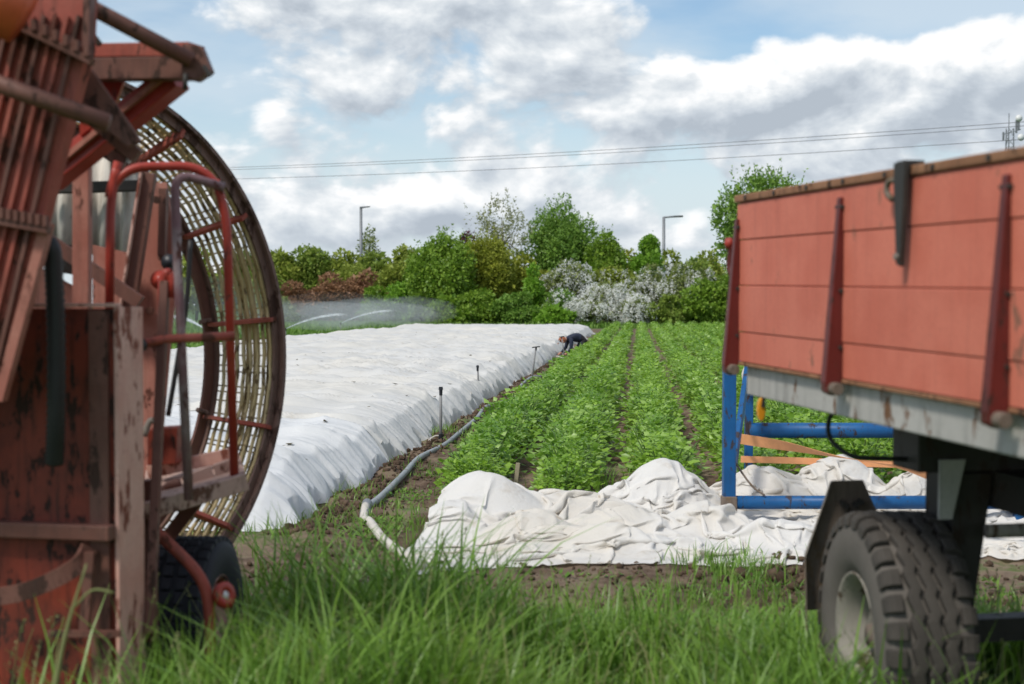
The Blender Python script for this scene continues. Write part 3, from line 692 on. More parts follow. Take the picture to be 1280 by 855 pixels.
L1b = leafm('darker olive leaf', (0.148, 0.233, 0.036), (0.296, 0.373, 0.066), .3, .5, .25)
L2 = leafm('fresh green leaf', (0.128, 0.241, 0.022), (0.282, 0.425, 0.050), .32, .45, .35)
L3 = leafm('yellow green leaf', (.21, .25, .025), (.38, .41, .055), .32, .5, .25)
L4 = leafm('copper leaf', (.24, .125, .065), (.38, .21, .11), .28, .5, .25)
L5 = leafm('deep green leaf', (0.122, 0.239, 0.034), (0.256, 0.413, 0.069), .3, .45, .35)
L6 = leafm('bright lime leaf', (0.159, 0.317, 0.028), (0.259, 0.454, 0.048), .35, .45, .3)
L7 = leafm('pale sparse leaf', (0.234, 0.261, 0.103), (0.385, 0.398, 0.193), .3, .5, .2)
L8 = leafm('grey green leaf', (0.175, 0.231, 0.069), (0.303, 0.342, 0.108), .3, .5, .25)
LP = leafm('purple leaf', (0.078, 0.029, 0.039), (0.143, 0.052, 0.058), .25, .5, .25)
T_ = 'tree'; S_ = 'shrub'
# back row, behind the copper bushes
tree('hedge_tree', 'olive hedge tree at the left end, right beside the lattice wheel', T_, 348, 312, 30, 108, L1, 2600, .24, seed=11)
tree('hedge_tree', 'olive hedge tree left of the slim lamp post, above the copper bushes', T_, 388, 308, 32, 108, L1b, 2600, .24, seed=12)
tree('hedge_tree', 'olive hedge tree standing just left of the slim lamp post', T_, 428, 312, 28, 108, L1, 2400, .24, seed=13)
tree('hedge_tree', 'olive green hedge tree just right of the slim lamp post', T_, 470, 314, 26, 108, L1b, 2400, .24, seed=14)
tree('hedge_tree', 'olive green hedge tree touching the big willow-like green tree', T_, 506, 307, 30, 106, L1, 2800, .24, seed=15)
tree('hedge_tree', 'olive hedge tree seen through the lattice wheel', T_, 300, 312, 34, 108, L1b, 2200, .26, seed=16)
tree('hedge_tree', 'olive hedge tree behind the red harvester rails', T_, 245, 310, 34, 108, L1, 2000, .28, seed=17)
tree('slender_tree', 'slender grey green tree rising behind the slim lamp post', T_, 462, 281, 15, 118, L8, 420, .24, 9, .35, seed=18)
# copper bushes
tree('copper_bush', 'copper leaved bush nearest the lattice wheel', S_, 366, 352, 26, 99, L4, 2200, .19, low=.02, seed=21, group='copper bushes')
tree('copper_bush', 'copper leaved bush in the middle of the three copper bushes', S_, 412, 342, 30, 100, L4, 2600, .19, low=.02, seed=22, group='copper bushes')
tree('copper_bush', 'copper leaved bush nearest the big green tree', S_, 458, 337, 26, 101, L4, 2400, .19, low=.02, seed=23, group='copper bushes')
tree('low_shrub', 'dull grey green low shrub below the copper bushes at left', S_, 352, 372, 22, 95, L8, 1500, .18, low=.0, seed=24)
tree('low_shrub', 'fresh green low shrub below the rightmost copper bush', S_, 470, 358, 24, 96, L2, 1900, .19, low=.0, seed=25)
tree('low_shrub', 'fresh green low shrub left of the big green tree', S_, 505, 352, 24, 96, L6, 1900, .19, low=.0, seed=26)
# middle
tree('green_tree', 'big dense fresh green tree with drooping outline left of the yellow tree', T_, 556, 292, 42, 94, L2, 6800, .19, 20, .0, seed=31, spiky=.15)
tree('purple_shrub', 'purple leaved tree top peeking out above the dense green tree', T_, 586, 288, 14, 101, LP, 700, .2, 8, .4, seed=32)
tree('yellow_tree', 'yellow green tree between the dense green tree and the tall green one', T_, 612, 296, 36, 96, L3, 5200, .18, 18, .05, seed=33, spiky=.2)
tree('sparse_tree', 'tall sparse tree with pale twigs and few leaves, yellow tree below', T_, 628, 246, 34, 102, L7, 560, .19, 22, .35, seed=34, bark='paletwig', spiky=1.0)
tree('tall_green_tree', 'tallest green tree with feathery upright top in the middle of the hedge', T_, 702, 254, 44, 104, L5, 6800, .20, 22, .15, seed=35, spiky=.45)
tree('olive_shrub', 'olive yellow shrub between the yellow tree and white blossom', S_, 655, 318, 34, 98, L3, 3000, .18, 14, .0, seed=36)
tree('lime_shrub', 'small lime green shrub in front of the olive shrub', S_, 667, 330, 15, 92, L6, 1300, .17, 10, .15, seed=37)
tree('lime_tree', 'bright green rounded tree right of the tallest tree', T_, 757, 291, 26, 101, L2, 2600, .19, 12, .3, seed=38, spiky=.2)
tree('lime_tree', 'lime green rounded tree beside the arm lamp post', T_, 810, 294, 22, 101, L6, 2400, .18, 12, .3, seed=39)
tree('low_shrub', 'dark green low shrub at the foot of the yellow tree', S_, 600, 362, 36, 92, L2, 2800, .18, 12, .0, seed=40)
tree('low_shrub', 'dark green low shrub at the foot of the olive shrub', S_, 652, 366, 28, 91, L5, 2400, .18, 12, .0, seed=41)
# blossom
BL = dict(group='white blossom shrubs')
tree('blossom_shrub', 'white blossom shrub highest on the left of the blossom bank', S_, 712, 324, 30, 96, L8, 2000, .17, 12, .2, seed=51, blossom=4039, sprays=151, **BL)
tree('blossom_shrub', 'white blossom shrub lowest in the middle, spilling onto the grass', S_, 760, 352, 44, 92, L8, 1700, .16, 14, .0, seed=52, blossom=12961, sprays=410, **BL)
tree('blossom_shrub', 'white blossom shrub at the lower left of the blossom bank', S_, 700, 362, 26, 92, L5, 2100, .16, 12, .0, seed=53, blossom=2618, sprays=107, **BL)
tree('blossom_shrub', 'white blossom shrub below the arm lamp post', S_, 815, 330, 26, 95, L8, 1700, .16, 12, .1, seed=54, blossom=3536, sprays=147, **BL)
tree('blossom_shrub', 'white blossom shrub at the right end, before dark green shrubs', S_, 850, 328, 22, 93, L8, 1800, .16, 12, .1, seed=55, blossom=3580, sprays=165, **BL)
tree('blossom_shrub', 'half faded blossom shrub in the middle back of the bank', S_, 765, 332, 34, 98, L1, 2600, .17, 12, .2, seed=56, blossom=1020, sprays=67, **BL)
tree('blossom_shrub', 'white blossom shrub hanging low beside the crop rows', S_, 800, 370, 22, 91, L8, 900, .16, 10, .0, seed=57, blossom=4896, sprays=163, **BL)
tree('blossom_shrub', 'white blossom shrub squeezed between dark shrubs near the trailer corner', S_, 880, 336, 15, 92, L8, 900, .16, 9, .2, seed=58, blossom=2600, sprays=90, **BL)
# right
tree('green_shrub', 'dark green shrub left of the trailer corner', S_, 872, 322, 34, 96, L1b, 3400, .18, 14, .0, seed=61)
tree('green_shrub', 'fresh green shrub low by the crop, left of the trailer', S_, 880, 350, 32, 91, L2, 3000, .18, 14, .0, seed=62)
tree('green_shrub', 'green shrub low in front of the blossom, near the crop end', S_, 838, 368, 20, 90, L1b, 1600, .17, 10, .0, seed=63)
tree('green_shrub', 'green shrub half hidden behind the trailer corner', S_, 925, 330, 36, 93, L2, 2600, .2, 12, .0, seed=64)
tree('poplar_tree', 'tall grey green tree rising behind the trailer side boards', T_, 962, 216, 62, 90, L5, 6400, .22, 24, .2, seed=68, spiky=.2)
tree('green_shrub', 'green shrub far right behind the trailer wheel', S_, 1010, 325, 44, 94, L1, 2000, .25, 12, .0, seed=66)
tree('green_shrub', 'green shrub hidden mostly by the trailer boards', S_, 1100, 325, 50, 94, L5, 1800, .28, 12, .0, seed=67)

for i_, (px_, tp_, hw_, Y_, m_, lab_) in enumerate((
    (585, 318, 30, 103, L3, 'yellow olive tree filling the gap behind the dense green tree'), (640, 312, 32, 106, L1, 'olive tree low behind the sparse pale tree'),
    (690, 312, 32, 107, L2, 'fresh green tree low behind the tallest tree'), (735, 306, 30, 106, L1, 'olive tree behind the white blossom, right of the tallest tree'),
    (785, 312, 30, 106, L3, 'yellow green tree behind the lime tree and the arm lamp post'), (838, 312, 28, 106, L1, 'olive tree behind the right end of the blossom'),
    (885, 312, 30, 104, L1, 'olive tree behind the shrubs left of the trailer corner'), (330, 330, 30, 102, L1b, 'olive bush low beside the lattice wheel rim'),
    (440, 330, 40, 105, L1, 'olive bush behind the copper bushes under the slim lamp post'), (525, 330, 26, 98, L2, 'green bush wedged left of the big dense tree'),
    (560, 372, 30, 91, L2, 'low green bush at the foot of the big dense tree'), (690, 385, 24, 90, L6, 'low bright green bush in front of the blossom left end'))):
    tree('hedge_tree' if tp_ < 335 else 'low_shrub', lab_, T_ if tp_ < 335 else S_, px_, tp_, hw_, Y_, m_, 2300, .22, 13, .0, seed=80 + i_)

# ------------------------------------------------------------------ lamp posts, wires, mast
def lamp(px, top, Y, label, arm):
    x = at(px, 380, Y).x; H = at(px, top, Y).z; r = thing('street_lamp', label, 'street lamp', (x, Y, 0), 'street lamps')
    MB().tube([(x, Y, -.2), (x, Y, H)], [.16, .11], 10).build('post', M['steel'], r, True)
    if arm:
        a = MB().tube([(x, Y, H - .05), (x + .5, Y, H), (x + arm, Y, H + .04)], .07, 8).build('arm', M['steel'], r, True)
        MB().bar((x + arm - .75, Y, H + .04), (x + arm, Y, H + .07), .28, .11).build('lamp_head', M['steel'], r, bevel=.03)
    else:
        MB().bar((x - .1, Y, H + .03), (x + .75, Y, H + .12), .28, .16, w2=.18, h2=.08).build('lamp_head', M['steel'], r, bevel=.03)
lamp(451.5, 260, 116, 'slim street lamp with small head above the olive hedge', 0)
lamp(829.5, 271, 112, 'street lamp with a long arm above the white blossom', 1.5)
def power():
    A = Vector((-62, 146, 0)); B = Vector((62, 53.5, 0)); d = (B - A).normalized(); n = Vector((-d.y, d.x, 0)); HH = {}
    for q, (P, lab) in enumerate(((A, 'wooden power pole far left behind the harvester'), (B, 'wooden power pole far right beyond the trailer'))):
        r = thing('power_pole', lab, 'power pole', tuple(P), 'power poles')
        top = (14.7, 11.6)[q]
        MB().tube([P, P + Vector((0, 0, top + .5))], [.17, .12], 10).build('pole', M['bark'], r, True)
        MB().bar(P + n * -1 + Vector((0, 0, top)), P + n * 1 + Vector((0, 0, top)), .1, .12).build('crossarm', M['bark'], r)
        for k in (-.9, .9): MB().tube([P + n * k + Vector((0, 0, top)), P + n * k + Vector((0, 0, top + .25))], .05, 8).build('insulator', M['steel'], r, True)
        MB().tube([P + Vector((0, -.15, top - .8)), P + Vector((0, -.15, top - .6))], .06, 8).build('insulator', M['steel'], r, True)
        HH[q] = top
    for k, (off, dz, lab) in enumerate(((-.9, .25, 'upper power line of the close pair across the sky'), (.9, .25, 'second power line of the close pair across the sky'), (0, -.6, 'lowest of the three power lines across the sky'))):
        pts = []
        for i in range(61):
            f = i / 60; p = A.lerp(B, f) + n * off; p.z = HH[0] * (1 - f) + HH[1] * f + dz - 1.6 * 4 * f * (1 - f); pts.append(p)
        tag(MB().tube(pts, .016, 5).build('power_line', M['wire'], sm=True), lab, 'power line', 'power lines')
power()
def mast():
    Y = 210; p = at(1260, 380, Y); x = p.x; H = at(1260, 150, Y).z
    r = thing('antenna_mast', 'distant mobile antenna mast above the trailer rail', 'mast', (x, Y, 0))
    k = MB()
    for a in range(3):
        dx, dy = .6 * math.cos(a * 2.094), .6 * math.sin(a * 2.094); k.tube([(x + dx * 1.6, Y + dy * 1.6, -.2), (x + dx, Y + dy, H - 1.2)], .09, 6)
    k.build('legs', M['steel'], r)
    k = MB(); n = 22
    for i in range(n):
        z0 = i * (H - 1.2) / n; z1 = (i + 1) * (H - 1.2) / n
        for a in range(3):
            f0 = 1.6 - .6 * z0 / H; f1 = 1.6 - .6 * z1 / H; b = (a + 1 + i % 2) % 3; c0 = (.6 * math.cos(a * 2.094), .6 * math.sin(a * 2.094)); c1 = (.6 * math.cos(b * 2.094), .6 * math.sin(b * 2.094))
            k.tube([(x + c0[0] * f0, Y + c0[1] * f0, z0), (x + c1[0] * f1, Y + c1[1] * f1, z1)], .045, 4)
    k.build('lattice', M['steel'], r)
    MB().tube([(x - .1, Y, H - 2), (x - .1, Y, H + 1.0)], .06, 6).build('whip_antenna', M['steel'], r)
    for dx, z, h in ((.9, H - 1.0, 1.9), (1.25, H - .6, 1.7), (-1.0, H - 2.4, 1.2)): MB().box((x + dx, Y - .3, z), (.3, .18, h)).build('panel_antenna', M['steel'], r, bevel=.04)
    for dx, z in ((1.2, H + .2), (1.5, H - 2.6)): MB().lathe([(0, 0), (.35, .05), (.5, .16), (.52, .2), (0, .2)], (x + dx, Y - .3, z), (0, -1, 0), 16).build('dish_antenna', M['white'], r, True)
    MB().bar((x - 1.1, Y - .2, H - 2.2), (x + 1.6, Y - .2, H - 1.4), .1, .1).build('crossarm', M['steel'], r)
mast()

# ------------------------------------------------------------------ sprinklers with spray on the grass beyond the bed
def mistm(name, dens):
    m, T, out = new_mat(name); v = T.node('ShaderNodeVolumePrincipled'); v.inputs['Color'].default_value = (.97, .98, 1, 1); v.inputs['Density'].default_value = dens; v.inputs['Anisotropy'].default_value = .3
    T.l.new(v.outputs[0], out.inputs['Volume']); return m
M['drop'] = plain('water droplets', (.85, .88, .90), .3, 0, .05)
def spray(px, py, Y, yaw, reach, label, lab2, lab3, seed, arcw=.9):
    g = np.random.default_rng(seed); n0 = at(px, py, Y); b = Vector((n0.x, n0.y, 0))
    r = thing('field_sprinkler', label, 'sprinkler', tuple(b), 'field sprinklers'); MB().tube([b, n0], .02, 8).build('pipe', M['riser'], r, True)
    MB().tube([n0 - Vector((0, 0, .08)), n0 + Vector((0, 0, .03))], .03, 8).build('sprinkler_head', M['black'], r)
    # jet: droplets flung along a parabola
    N = 7000; f = g.random(N) ** 1.1 * .36; a = yaw + g.normal(0, .035, N) * (1 + 14 * f * f); sp = reach * (1 + g.normal(0, .06, N))
    d = np.stack([np.sin(a), np.cos(a), np.zeros(N)], 1); P = np.array(n0) + d * (f * sp)[:, None]; P[:, 2] += 1.75 * f * (1 - f) * reach * .24 + g.normal(0, .05, N) * (.3 + 9 * f * f) * f
    P[:, 2] -= f * (n0.z) * f; P[:, 2] = np.maximum(P[:, 2], .05)
    dv = unit(g.normal(0, 1, (N, 3))); sv = unit(np.cross(dv, g.normal(0, 1, (N, 3)))); ln = g.uniform(.008, .022, N)
    V, Q = quads_from(P, dv, sv, ln, ln * .8, .2); tag(link('water_jet', mesh_np('water_jet', V, Q), M['drop']), lab2, kind='stuff')
    return n0
spray(357, 411, 56, R(58), 6.5, 'field sprinkler throwing a white jet beside the lattice wheel', 'white water jet from the sprinkler beside the lattice wheel', '', 5)
spray(426, 404, 68, R(62), 7.0, 'field sprinkler throwing a white jet in front of the copper bushes', 'white water jet in front of the copper bushes', '', 6)
spray(262, 415, 46, R(-48), 6.0, 'field sprinkler seen through the lattice wheel', 'thin white water jet seen through the lattice wheel', '', 7)
def puff(px, py, Y, rx, ry, rz, dens, label, seed):
    c = at(px, py, Y); me = bpy.data.meshes.new('spray_mist'); bm = bmesh.new(); bmesh.ops.create_icosphere(bm, subdivisions=4, radius=1)
    for v in bm.verts:
        k = 1 + .22 * noise.noise(v.co * 1.7 + Vector((seed, 0, 0))) + .12 * noise.noise(v.co * 4 + Vector((0, seed, 0))); v.co = Vector((v.co.x * rx, v.co.y * ry, v.co.z * rz)) * k
    for v in bm.verts: v.co.z = max(v.co.z, .03 - c.z)
    bm.to_mesh(me); bm.free(); smooth(me); o = link('spray_mist', me, mistm('mist %d' % seed, dens)); o.location = c; tag(o, label, kind='stuff')
puff(455, 392, 74, 3.8, 2.4, .78, .095, 'grey water mist drifting in front of the copper bushes', 1)
puff(395, 394, 62, 3.2, 2.2, .66, .095, 'grey water mist drifting beside the lattice wheel', 2)
puff(505, 388, 78, 3.0, 2.0, .75, .075, 'faint water mist in front of the dense green tree', 3)
puff(425, 382, 82, 4.6, 2.2, .75, .018, 'thin water haze before the copper bushes', 4)
puff(262, 385, 52, 3.0, 2.0, 1.2, .05, 'water mist seen through the lattice wheel', 5)

# ------------------------------------------------------------------ kneeling worker
def worker():
    b = gr(721, 446); b.z = gz(b.x, b.y)
    root = thing('person', 'worker kneeling bent over in dark navy jacket and dark trousers, picking beside the crop', 'person', tuple(b))
    # joints in metres, x along the picture, facing left (-x)
    J = {'pel': (.20, 0, .50), 'spine': (.04, 0, .57), 'chest': (-.14, 0, .56), 'neck': (-.30, 0, .51), 'head0': (-.37, -.01, .48), 'head1': (-.45, -.02, .44),
         'hipl': (.20, -.10, .46), 'kneel': (-.02, -.14, .10), 'ankl': (.36, -.13, .09), 'toel': (.46, -.13, .03), 'hipr': (.20, .10, .46), 'kneer': (.0, .15, .10), 'ankr': (.38, .13, .09), 'toer': (.48, .13, .03),
         'shl': (-.20, -.17, .53), 'elbl': (-.22, -.21, .24), 'wrl': (-.34, -.16, .10), 'hal': (-.41, -.13, .05), 'shr': (-.20, .17, .53), 'elbr': (-.27, .22, .25), 'wrr': (-.42, .14, .12), 'har': (-.49, .11, .07)}
    RD = {'pel': .17, 'spine': .16, 'chest': .17, 'neck': .06, 'head0': .085, 'head1': .095, 'hipl': .105, 'hipr': .105, 'kneel': .068, 'kneer': .068, 'ankl': .048, 'ankr': .048, 'toel': .04, 'toer': .04,
          'shl': .075, 'shr': .075, 'elbl': .05, 'elbr': .05, 'wrl': .033, 'wrr': .033, 'hal': .038, 'har': .038}
    E = [('pel', 'spine'), ('spine', 'chest'), ('chest', 'neck'), ('neck', 'head0'), ('head0', 'head1'), ('pel', 'hipl'), ('hipl', 'kneel'), ('kneel', 'ankl'), ('ankl', 'toel'), ('pel', 'hipr'), ('hipr', 'kneer'), ('kneer', 'ankr'), ('ankr', 'toer'),
         ('chest', 'shl'), ('shl', 'elbl'), ('elbl', 'wrl'), ('wrl', 'hal'), ('chest', 'shr'), ('shr', 'elbr'), ('elbr', 'wrr'), ('wrr', 'har')]
    for h, sg in (('hal', -1), ('har', 1)):                                   # fingers and thumb
        c = Vector(J[h])
        for k in range(4):
            o = (k - 1.5) * .017; J[h + 'a%d' % k] = tuple(c + Vector((-.045, o, -.008))); J[h + 'b%d' % k] = tuple(c + Vector((-.08 + .006 * abs(k - 1), o, -.03)))
            RD[h + 'a%d' % k] = .009; RD[h + 'b%d' % k] = .007; E += [(h, h + 'a%d' % k), (h + 'a%d' % k, h + 'b%d' % k)]
        J[h + 't'] = tuple(c + Vector((-.02, .045 * -sg, -.015))); RD[h + 't'] = .009; E.append((h, h + 't'))
    names = list(J); me = bpy.data.meshes.new('body'); bm = bmesh.new(); lay = bm.verts.layers.skin.verify(); vs = {k: bm.verts.new(J[k]) for k in names}; bm.verts.ensure_lookup_table()
    for a, c in E: bm.edges.new((vs[a], vs[c]))
    for k in names: vs[k][lay].radius = (RD[k], RD[k]); vs[k][lay].use_root = (k == 'pel')
    bm.to_mesh(me); bm.free(); o = bpy.data.objects.new('body', me); COL.objects.link(o)
    o.modifiers.new('skin', 'SKIN').use_smooth_shade = True; sb = o.modifiers.new('sub', 'SUBSURF'); sb.levels = sb.render_levels = 2
    dg = bpy.context.evaluated_depsgraph_get(); em = bpy.data.meshes.new_from_object(o.evaluated_get(dg)); bpy.data.objects.remove(o); em.name = 'body'
    for mm in (plain('navy jacket', (.020, .026, .05), .8, 0, .3), plain('black trousers', (.016, .014, .017), .85, 0, .3), plain('skin', (.48, .25, .17), .6, 0, .1), plain('dark boots', (.03, .02, .015), .8)): em.materials.append(mm)
    for f in em.polygons:
        c = f.center
        leg = c.x > .10 or (c.z < .26 and c.x > -.12 and c.x > -.12 and not (c.x < -.1))
        f.material_index = 1 if leg else 0
        if c.x < -.325 and c.z > .30: f.material_index = 2
        if c.x < -.33 and c.z < .135: f.material_index = 2
        if c.x > .33 and c.z < .16: f.material_index = 3
    body = bpy.data.objects.new('body', em); COL.objects.link(body); body.parent = root; smooth(em)
    # hair, ears, nose
    h = bmesh.new(); bmesh.ops.create_icosphere(h, subdivisions=3, radius=.112)
    for v in list(h.verts):
        k = 1 + .08 * noise.noise(v.co * 40); v.co = Vector((v.co.x * k * 1.05, v.co.y * k * .88, v.co.z * k))
    bmesh.ops.delete(h, geom=[v for v in h.verts if v.co.z < -.045 or (v.co.x < -.075 and v.co.z < .03)], context='VERTS')
    hm = bpy.data.meshes.new('hair'); h.to_mesh(hm); h.free(); smooth(hm); ho = link('hair', hm, plain('ginger hair', (.30, .10, .045), .8, 0, .35, 60), root); ho.location = (-.43, -.02, .465); ho.rotation_euler = (0, R(-25), 0)
    for s_ in (-1, 1): MB().lathe([(0, -.012), (.02, -.008), (.024, 0), (.018, .008), (0, .01)], b + Vector((-.425, -.02 + s_ * .093, .42)), (0, 1, .1), 10).build('ear', bpy.data.materials['skin'], root, True)
    MB().tube([b + Vector((-.535, -.02, .40)), b + Vector((-.565, -.02, .365))], [.012, .018], 8).build('nose', bpy.data.materials['skin'], root, True)
    for s_ in (-1, 1): MB().lathe([(0, -.006), (.009, 0), (0, .006)], b + Vector((-.540, -.02 + s_ * .034, .405)), (-1, 0, 0), 8).build('eye', M['black'], root, True)
    root.scale = (1.0, 1.0, 1.0); root.rotation_euler = (0, 0, R(12))
worker()

# ------------------------------------------------------------------ trailer
def trailer():
    th = R(1.0); uL = Vector((-.1803 * math.cos(th), .9836 * math.cos(th), math.sin(th))); uR = Vector((.9836, .1803, 0)); uZ = uR.cross(uL)
    org = Vector((.863, 5.52, 0)); MX = Matrix(((uR.x, uL.x, uZ.x, org.x), (uR.y, uL.y, uZ.y, org.y), (uR.z, uL.z, uZ.z, org.z), (0, 0, 0, 1)))
    P = lambda a, b, c: MX @ Vector((a, b, c))
    M3 = MX.to_3x3()
    t = thing('farm_trailer', 'red wooden sided farm trailer on rubber tyres, at the right', 'trailer', mat=MX)
    LEN, WID, Z0 = 4.3, 2.05, 1.28
    bx = lambda a0, a1, b0, b1, c0, c1: MB().box(P((a0 + a1) / 2, (b0 + b1) / 2, (c0 + c1) / 2), (a1 - a0, b1 - b0, c1 - c0), M3)
    zs = [0, .115, .292, .466, .607]
    for side in (0, 1):
        a0, a1 = (0.0, .028) if side == 0 else (WID - .028, WID)
        for k in range(4):
            j = .003 * (k % 2) * (-1 if side == 0 else 1)
            bx(a0 + j, a1 + j, -LEN, -.005, Z0 + zs[k] + .0015, Z0 + zs[k + 1] - .0015).build('plank', M['board'], t, bevel=.0025)
        bx(a0 - .012, a1 + .02, -LEN - .01, .012, Z0 + .609, Z0 + .638).build('top_rail', M['railwood'], t, bevel=.006)
    for b0, b1 in ((-.03, -.004), (-LEN + .004, -LEN + .03)):
        for k in range(4): bx(.032, WID - .032, b0, b1, Z0 + zs[k] + .0025, Z0 + zs[k + 1] - .0025).build('plank', M['board'], t, bevel=.004)
        bx(.036, WID - .036, b0 - .01, b1 + .01, Z0 + .609, Z0 + .636).build('top_rail', M['railwood'], t, bevel=.006)
    for a0, a1 in ((.034, .040), (WID - .040, WID - .034)): bx(a0, a1, -LEN + .04, -.04, Z0 + .004, Z0 + .60).build('added_backing', M['railwood'], t)  # unseen panels added behind the planks to block light through the gaps
    for k in range(7): bx(.045 + k * .28, .04 + k * .28 + .276, -LEN + .035, -.035, Z0 - .03, Z0 - .002).build('floor_board', M['railwood'], t)
    bx(-.004, .03, -LEN, -.03, Z0 - .014, Z0 - .001).build('sill_strip', M['railwood'], t, bevel=.003)
    bx(.022, .07, -LEN, -.06, Z0 - .125, Z0 - .016).build('side_beam', M['greybeam'], t, bevel=.005)
    bx(WID - .07, WID - .022, -LEN, -.06, Z0 - .125, Z0 - .016).build('side_beam', M['greybeam'], t, bevel=.005)
    bx(.072, WID - .072, -.10, -.05, Z0 - .125, Z0 - .032).build('end_beam', M['dullgrey'], t, bevel=.004)
    # stanchions on the outside, tapering upwards, with a hinge pin at the foot
    for i, b in enumerate((-.018, -.99, -2.0, -3.0, -4.1)):
        w0, w1 = .040, .026; z0, z1 = Z0 - .055, Z0 + .575 - (.03 if i == 0 else 0)
        for side in (0, 1):
            sg = -1 if side == 0 else 1; base = 0 if side == 0 else WID
            def pr(bb): return [P(base + sg * .001, bb, z0 + .05), P(base + sg * .030, bb, z0), P(base + sg * .052, bb, z0 + .012), P(base + sg * .060, bb, z0 + .045), P(base + sg * .055, bb, z0 + .10), P(base + sg * .014, bb, z1), P(base + sg * .001, bb, z1)]
            A, B = pr(b - w0 / 2), pr(b + w0 / 2)
            for q in (5, 6): A[q] = A[q] + uL * .006; B[q] = B[q] - uL * .006
            k = MB(); n = len(A); k.add(A + B, [tuple(range(n)), tuple(range(2 * n - 1, n - 1, -1))] + [(j, (j + 1) % n, (j + 1) % n + n, j + n) for j in range(n)])
            s = k.build('stanchion', M['post'], t, bevel=.003)
            MB().tube([P(base + sg * .03, b - .055, z0 + .025), P(base + sg * .03, b + .04, z0 + .025)], .021, 12).build('hinge_pin', M['muddy'], s, False, bevel=.003)
            for zz in (z1 - .03, Z0 + .28, Z0 + .1): MB().tube([P(base + sg * .010, b - .024, zz), P(base + sg * .010, b + .024, zz)], .007, 8).build('bolt', M['chassis'], s)
    # hanging latch hook over the rail
    for b in (-1.46, -3.2):
        A = [P(-.020, b - .040, Z0 + .648), P(-.020, b + .032, Z0 + .648), P(-.020, b + .030, Z0 + .58), P(-.018, b + .012, Z0 + .36), P(-.018, b - .012, Z0 + .352), P(-.020, b - .03, Z0 + .50)]
        h = MB().prism(A, uR * -.018).build('latch', M['chassis'], t, bevel=.003)
        MB().tube(rounded([P(-.028, b + .03, Z0 + .60), P(-.034, b + .075, Z0 + .60), P(-.034, b + .085, Z0 + .565), P(-.03, b + .05, Z0 + .545)], .02), .009, 8).build('hook', M['muddy'], h, True)
        MB().bar(P(-.03, b, Z0 + .646), P(.03, b, Z0 + .646), .05, .012).build('hook_plate', M['chassis'], h)
        MB().tube([P(-.036, b, Z0 + .38), P(-.045, b, Z0 + .38)], .01, 8).build('rivet', M['dullgrey'], h)
    for k in range(14): MB().tube([P(-.011, -.12 - k * .30, Z0 + .623), P(-.017, -.12 - k * .30, Z0 + .623)], .009, 8).build('rail_bolt', M['chassis'], t)
    # end latch handle at the far corner
    h = MB().tube(rounded([P(.02, .01, Z0 + .44), P(-.005, .055, Z0 + .44), P(-.01, .06, Z0 + .36), P(-.0, .02, Z0 + .30)], .02), .013, 8).build('corner_latch', M['post'], t, True)
    MB().lathe([(0, -.02), (.022, -.012), (.024, .006), (0, .02)], P(-.012, .06, Z0 + .455), uR, 10).build('knob', M['brightred'], h, True)
    MB().lathe([(0, -.008), (.026, -.006), (.026, .006), (0, .01)], P(.005, -.20, Z0 - .175), uR, 14)
    r = MB().prism([P(.02 + .016 * math.cos(q * .524), -.215, Z0 - .168 + .045 * math.sin(q * .524)) for q in range(12)], uL * -.018).build('reflector', M['amber'], t, bevel=.004)
    MB().bar(P(.03, -.22, Z0 - .12), P(.025, -.225, Z0 - .16), .012, .03).build('reflector_bracket', M['blackrod'], r)
    # chassis
    for a in (.55, 1.45): bx(a - .045, a + .045, -LEN + .1, -.10, Z0 - .17, Z0 - .034).build('chassis_rail', M['chassis'], t, bevel=.004)
    for b in (-1.75, -2.6, -3.4): bx(.073, WID - .073, b - .035, b + .035, Z0 - .12, Z0 - .036).build('cross_member', M['chassis'], t)
    # front bogie
    BW = -.774
    bx(.33, WID - .33, BW - .10, BW + .10, .955, Z0 - .172).build('bolster', M['chassis'], t, bevel=.006)
    bx(.34, .42, BW - .14, BW + .14, Z0 - .19, Z0 - .034).build('bolster_bracket', M['chassis'], t, bevel=.004)
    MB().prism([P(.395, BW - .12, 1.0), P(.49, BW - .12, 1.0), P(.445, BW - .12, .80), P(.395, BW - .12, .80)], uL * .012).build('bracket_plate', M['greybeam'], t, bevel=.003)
    MB().prism([P(.455, BW - .10, .95), P(.60, BW - .10, .95), P(.53, BW - .10, .43), P(.455, BW - .10, .43)], uL * .2).build('axle_support', M['chassis'], t, bevel=.004)
    MB().prism([P(WID - .455, BW - .10, .95), P(WID - .60, BW - .10, .95), P(WID - .53, BW - .10, .43), P(WID - .455, BW - .10, .43)], uL * .2).build('axle_support', M['chassis'], t, bevel=.004)
    bx(.30, WID - .30, BW - .04, BW + .04, .40 - .04, .40 + .04).build('axle', M['chassis'], t)
    bx(.605, WID - .605, BW - .3, BW + .16, .83, .954).build('turntable_plate', M['chassis'], t)
    MB().tube([P(.545, BW - .16, .765), P(1.55, BW - .16, .765)], .024, 14).build('cross_pipe', M['dullgrey'], t, True)
    # bent rod under the bed
    MB().tube(rounded([P(.36, BW + .02, Z0 - .14), P(.20, BW + .05, Z0 - .12), P(.10, BW + .10, Z0 - .13), P(.10, BW + .12, Z0 - .23), P(.16, BW + .06, Z0 - .29), P(.38, BW - .03, Z0 - .29)], .045), .0085, 8).build('bent_rod', M['blackrod'], t, True)
    # folded bracket plate ahead of the wheel
    g = [(1041, 601), (1081, 601), (1101, 645), (1101, 730), (1020, 762), (1008, 762), (1006, 692)]
    Yp = 5.24; poly = [at(x, y, Yp) for x, y in g]; poly = [p + Vector((0, (p.x - poly[0].x) * .18, 0)) for p in poly]
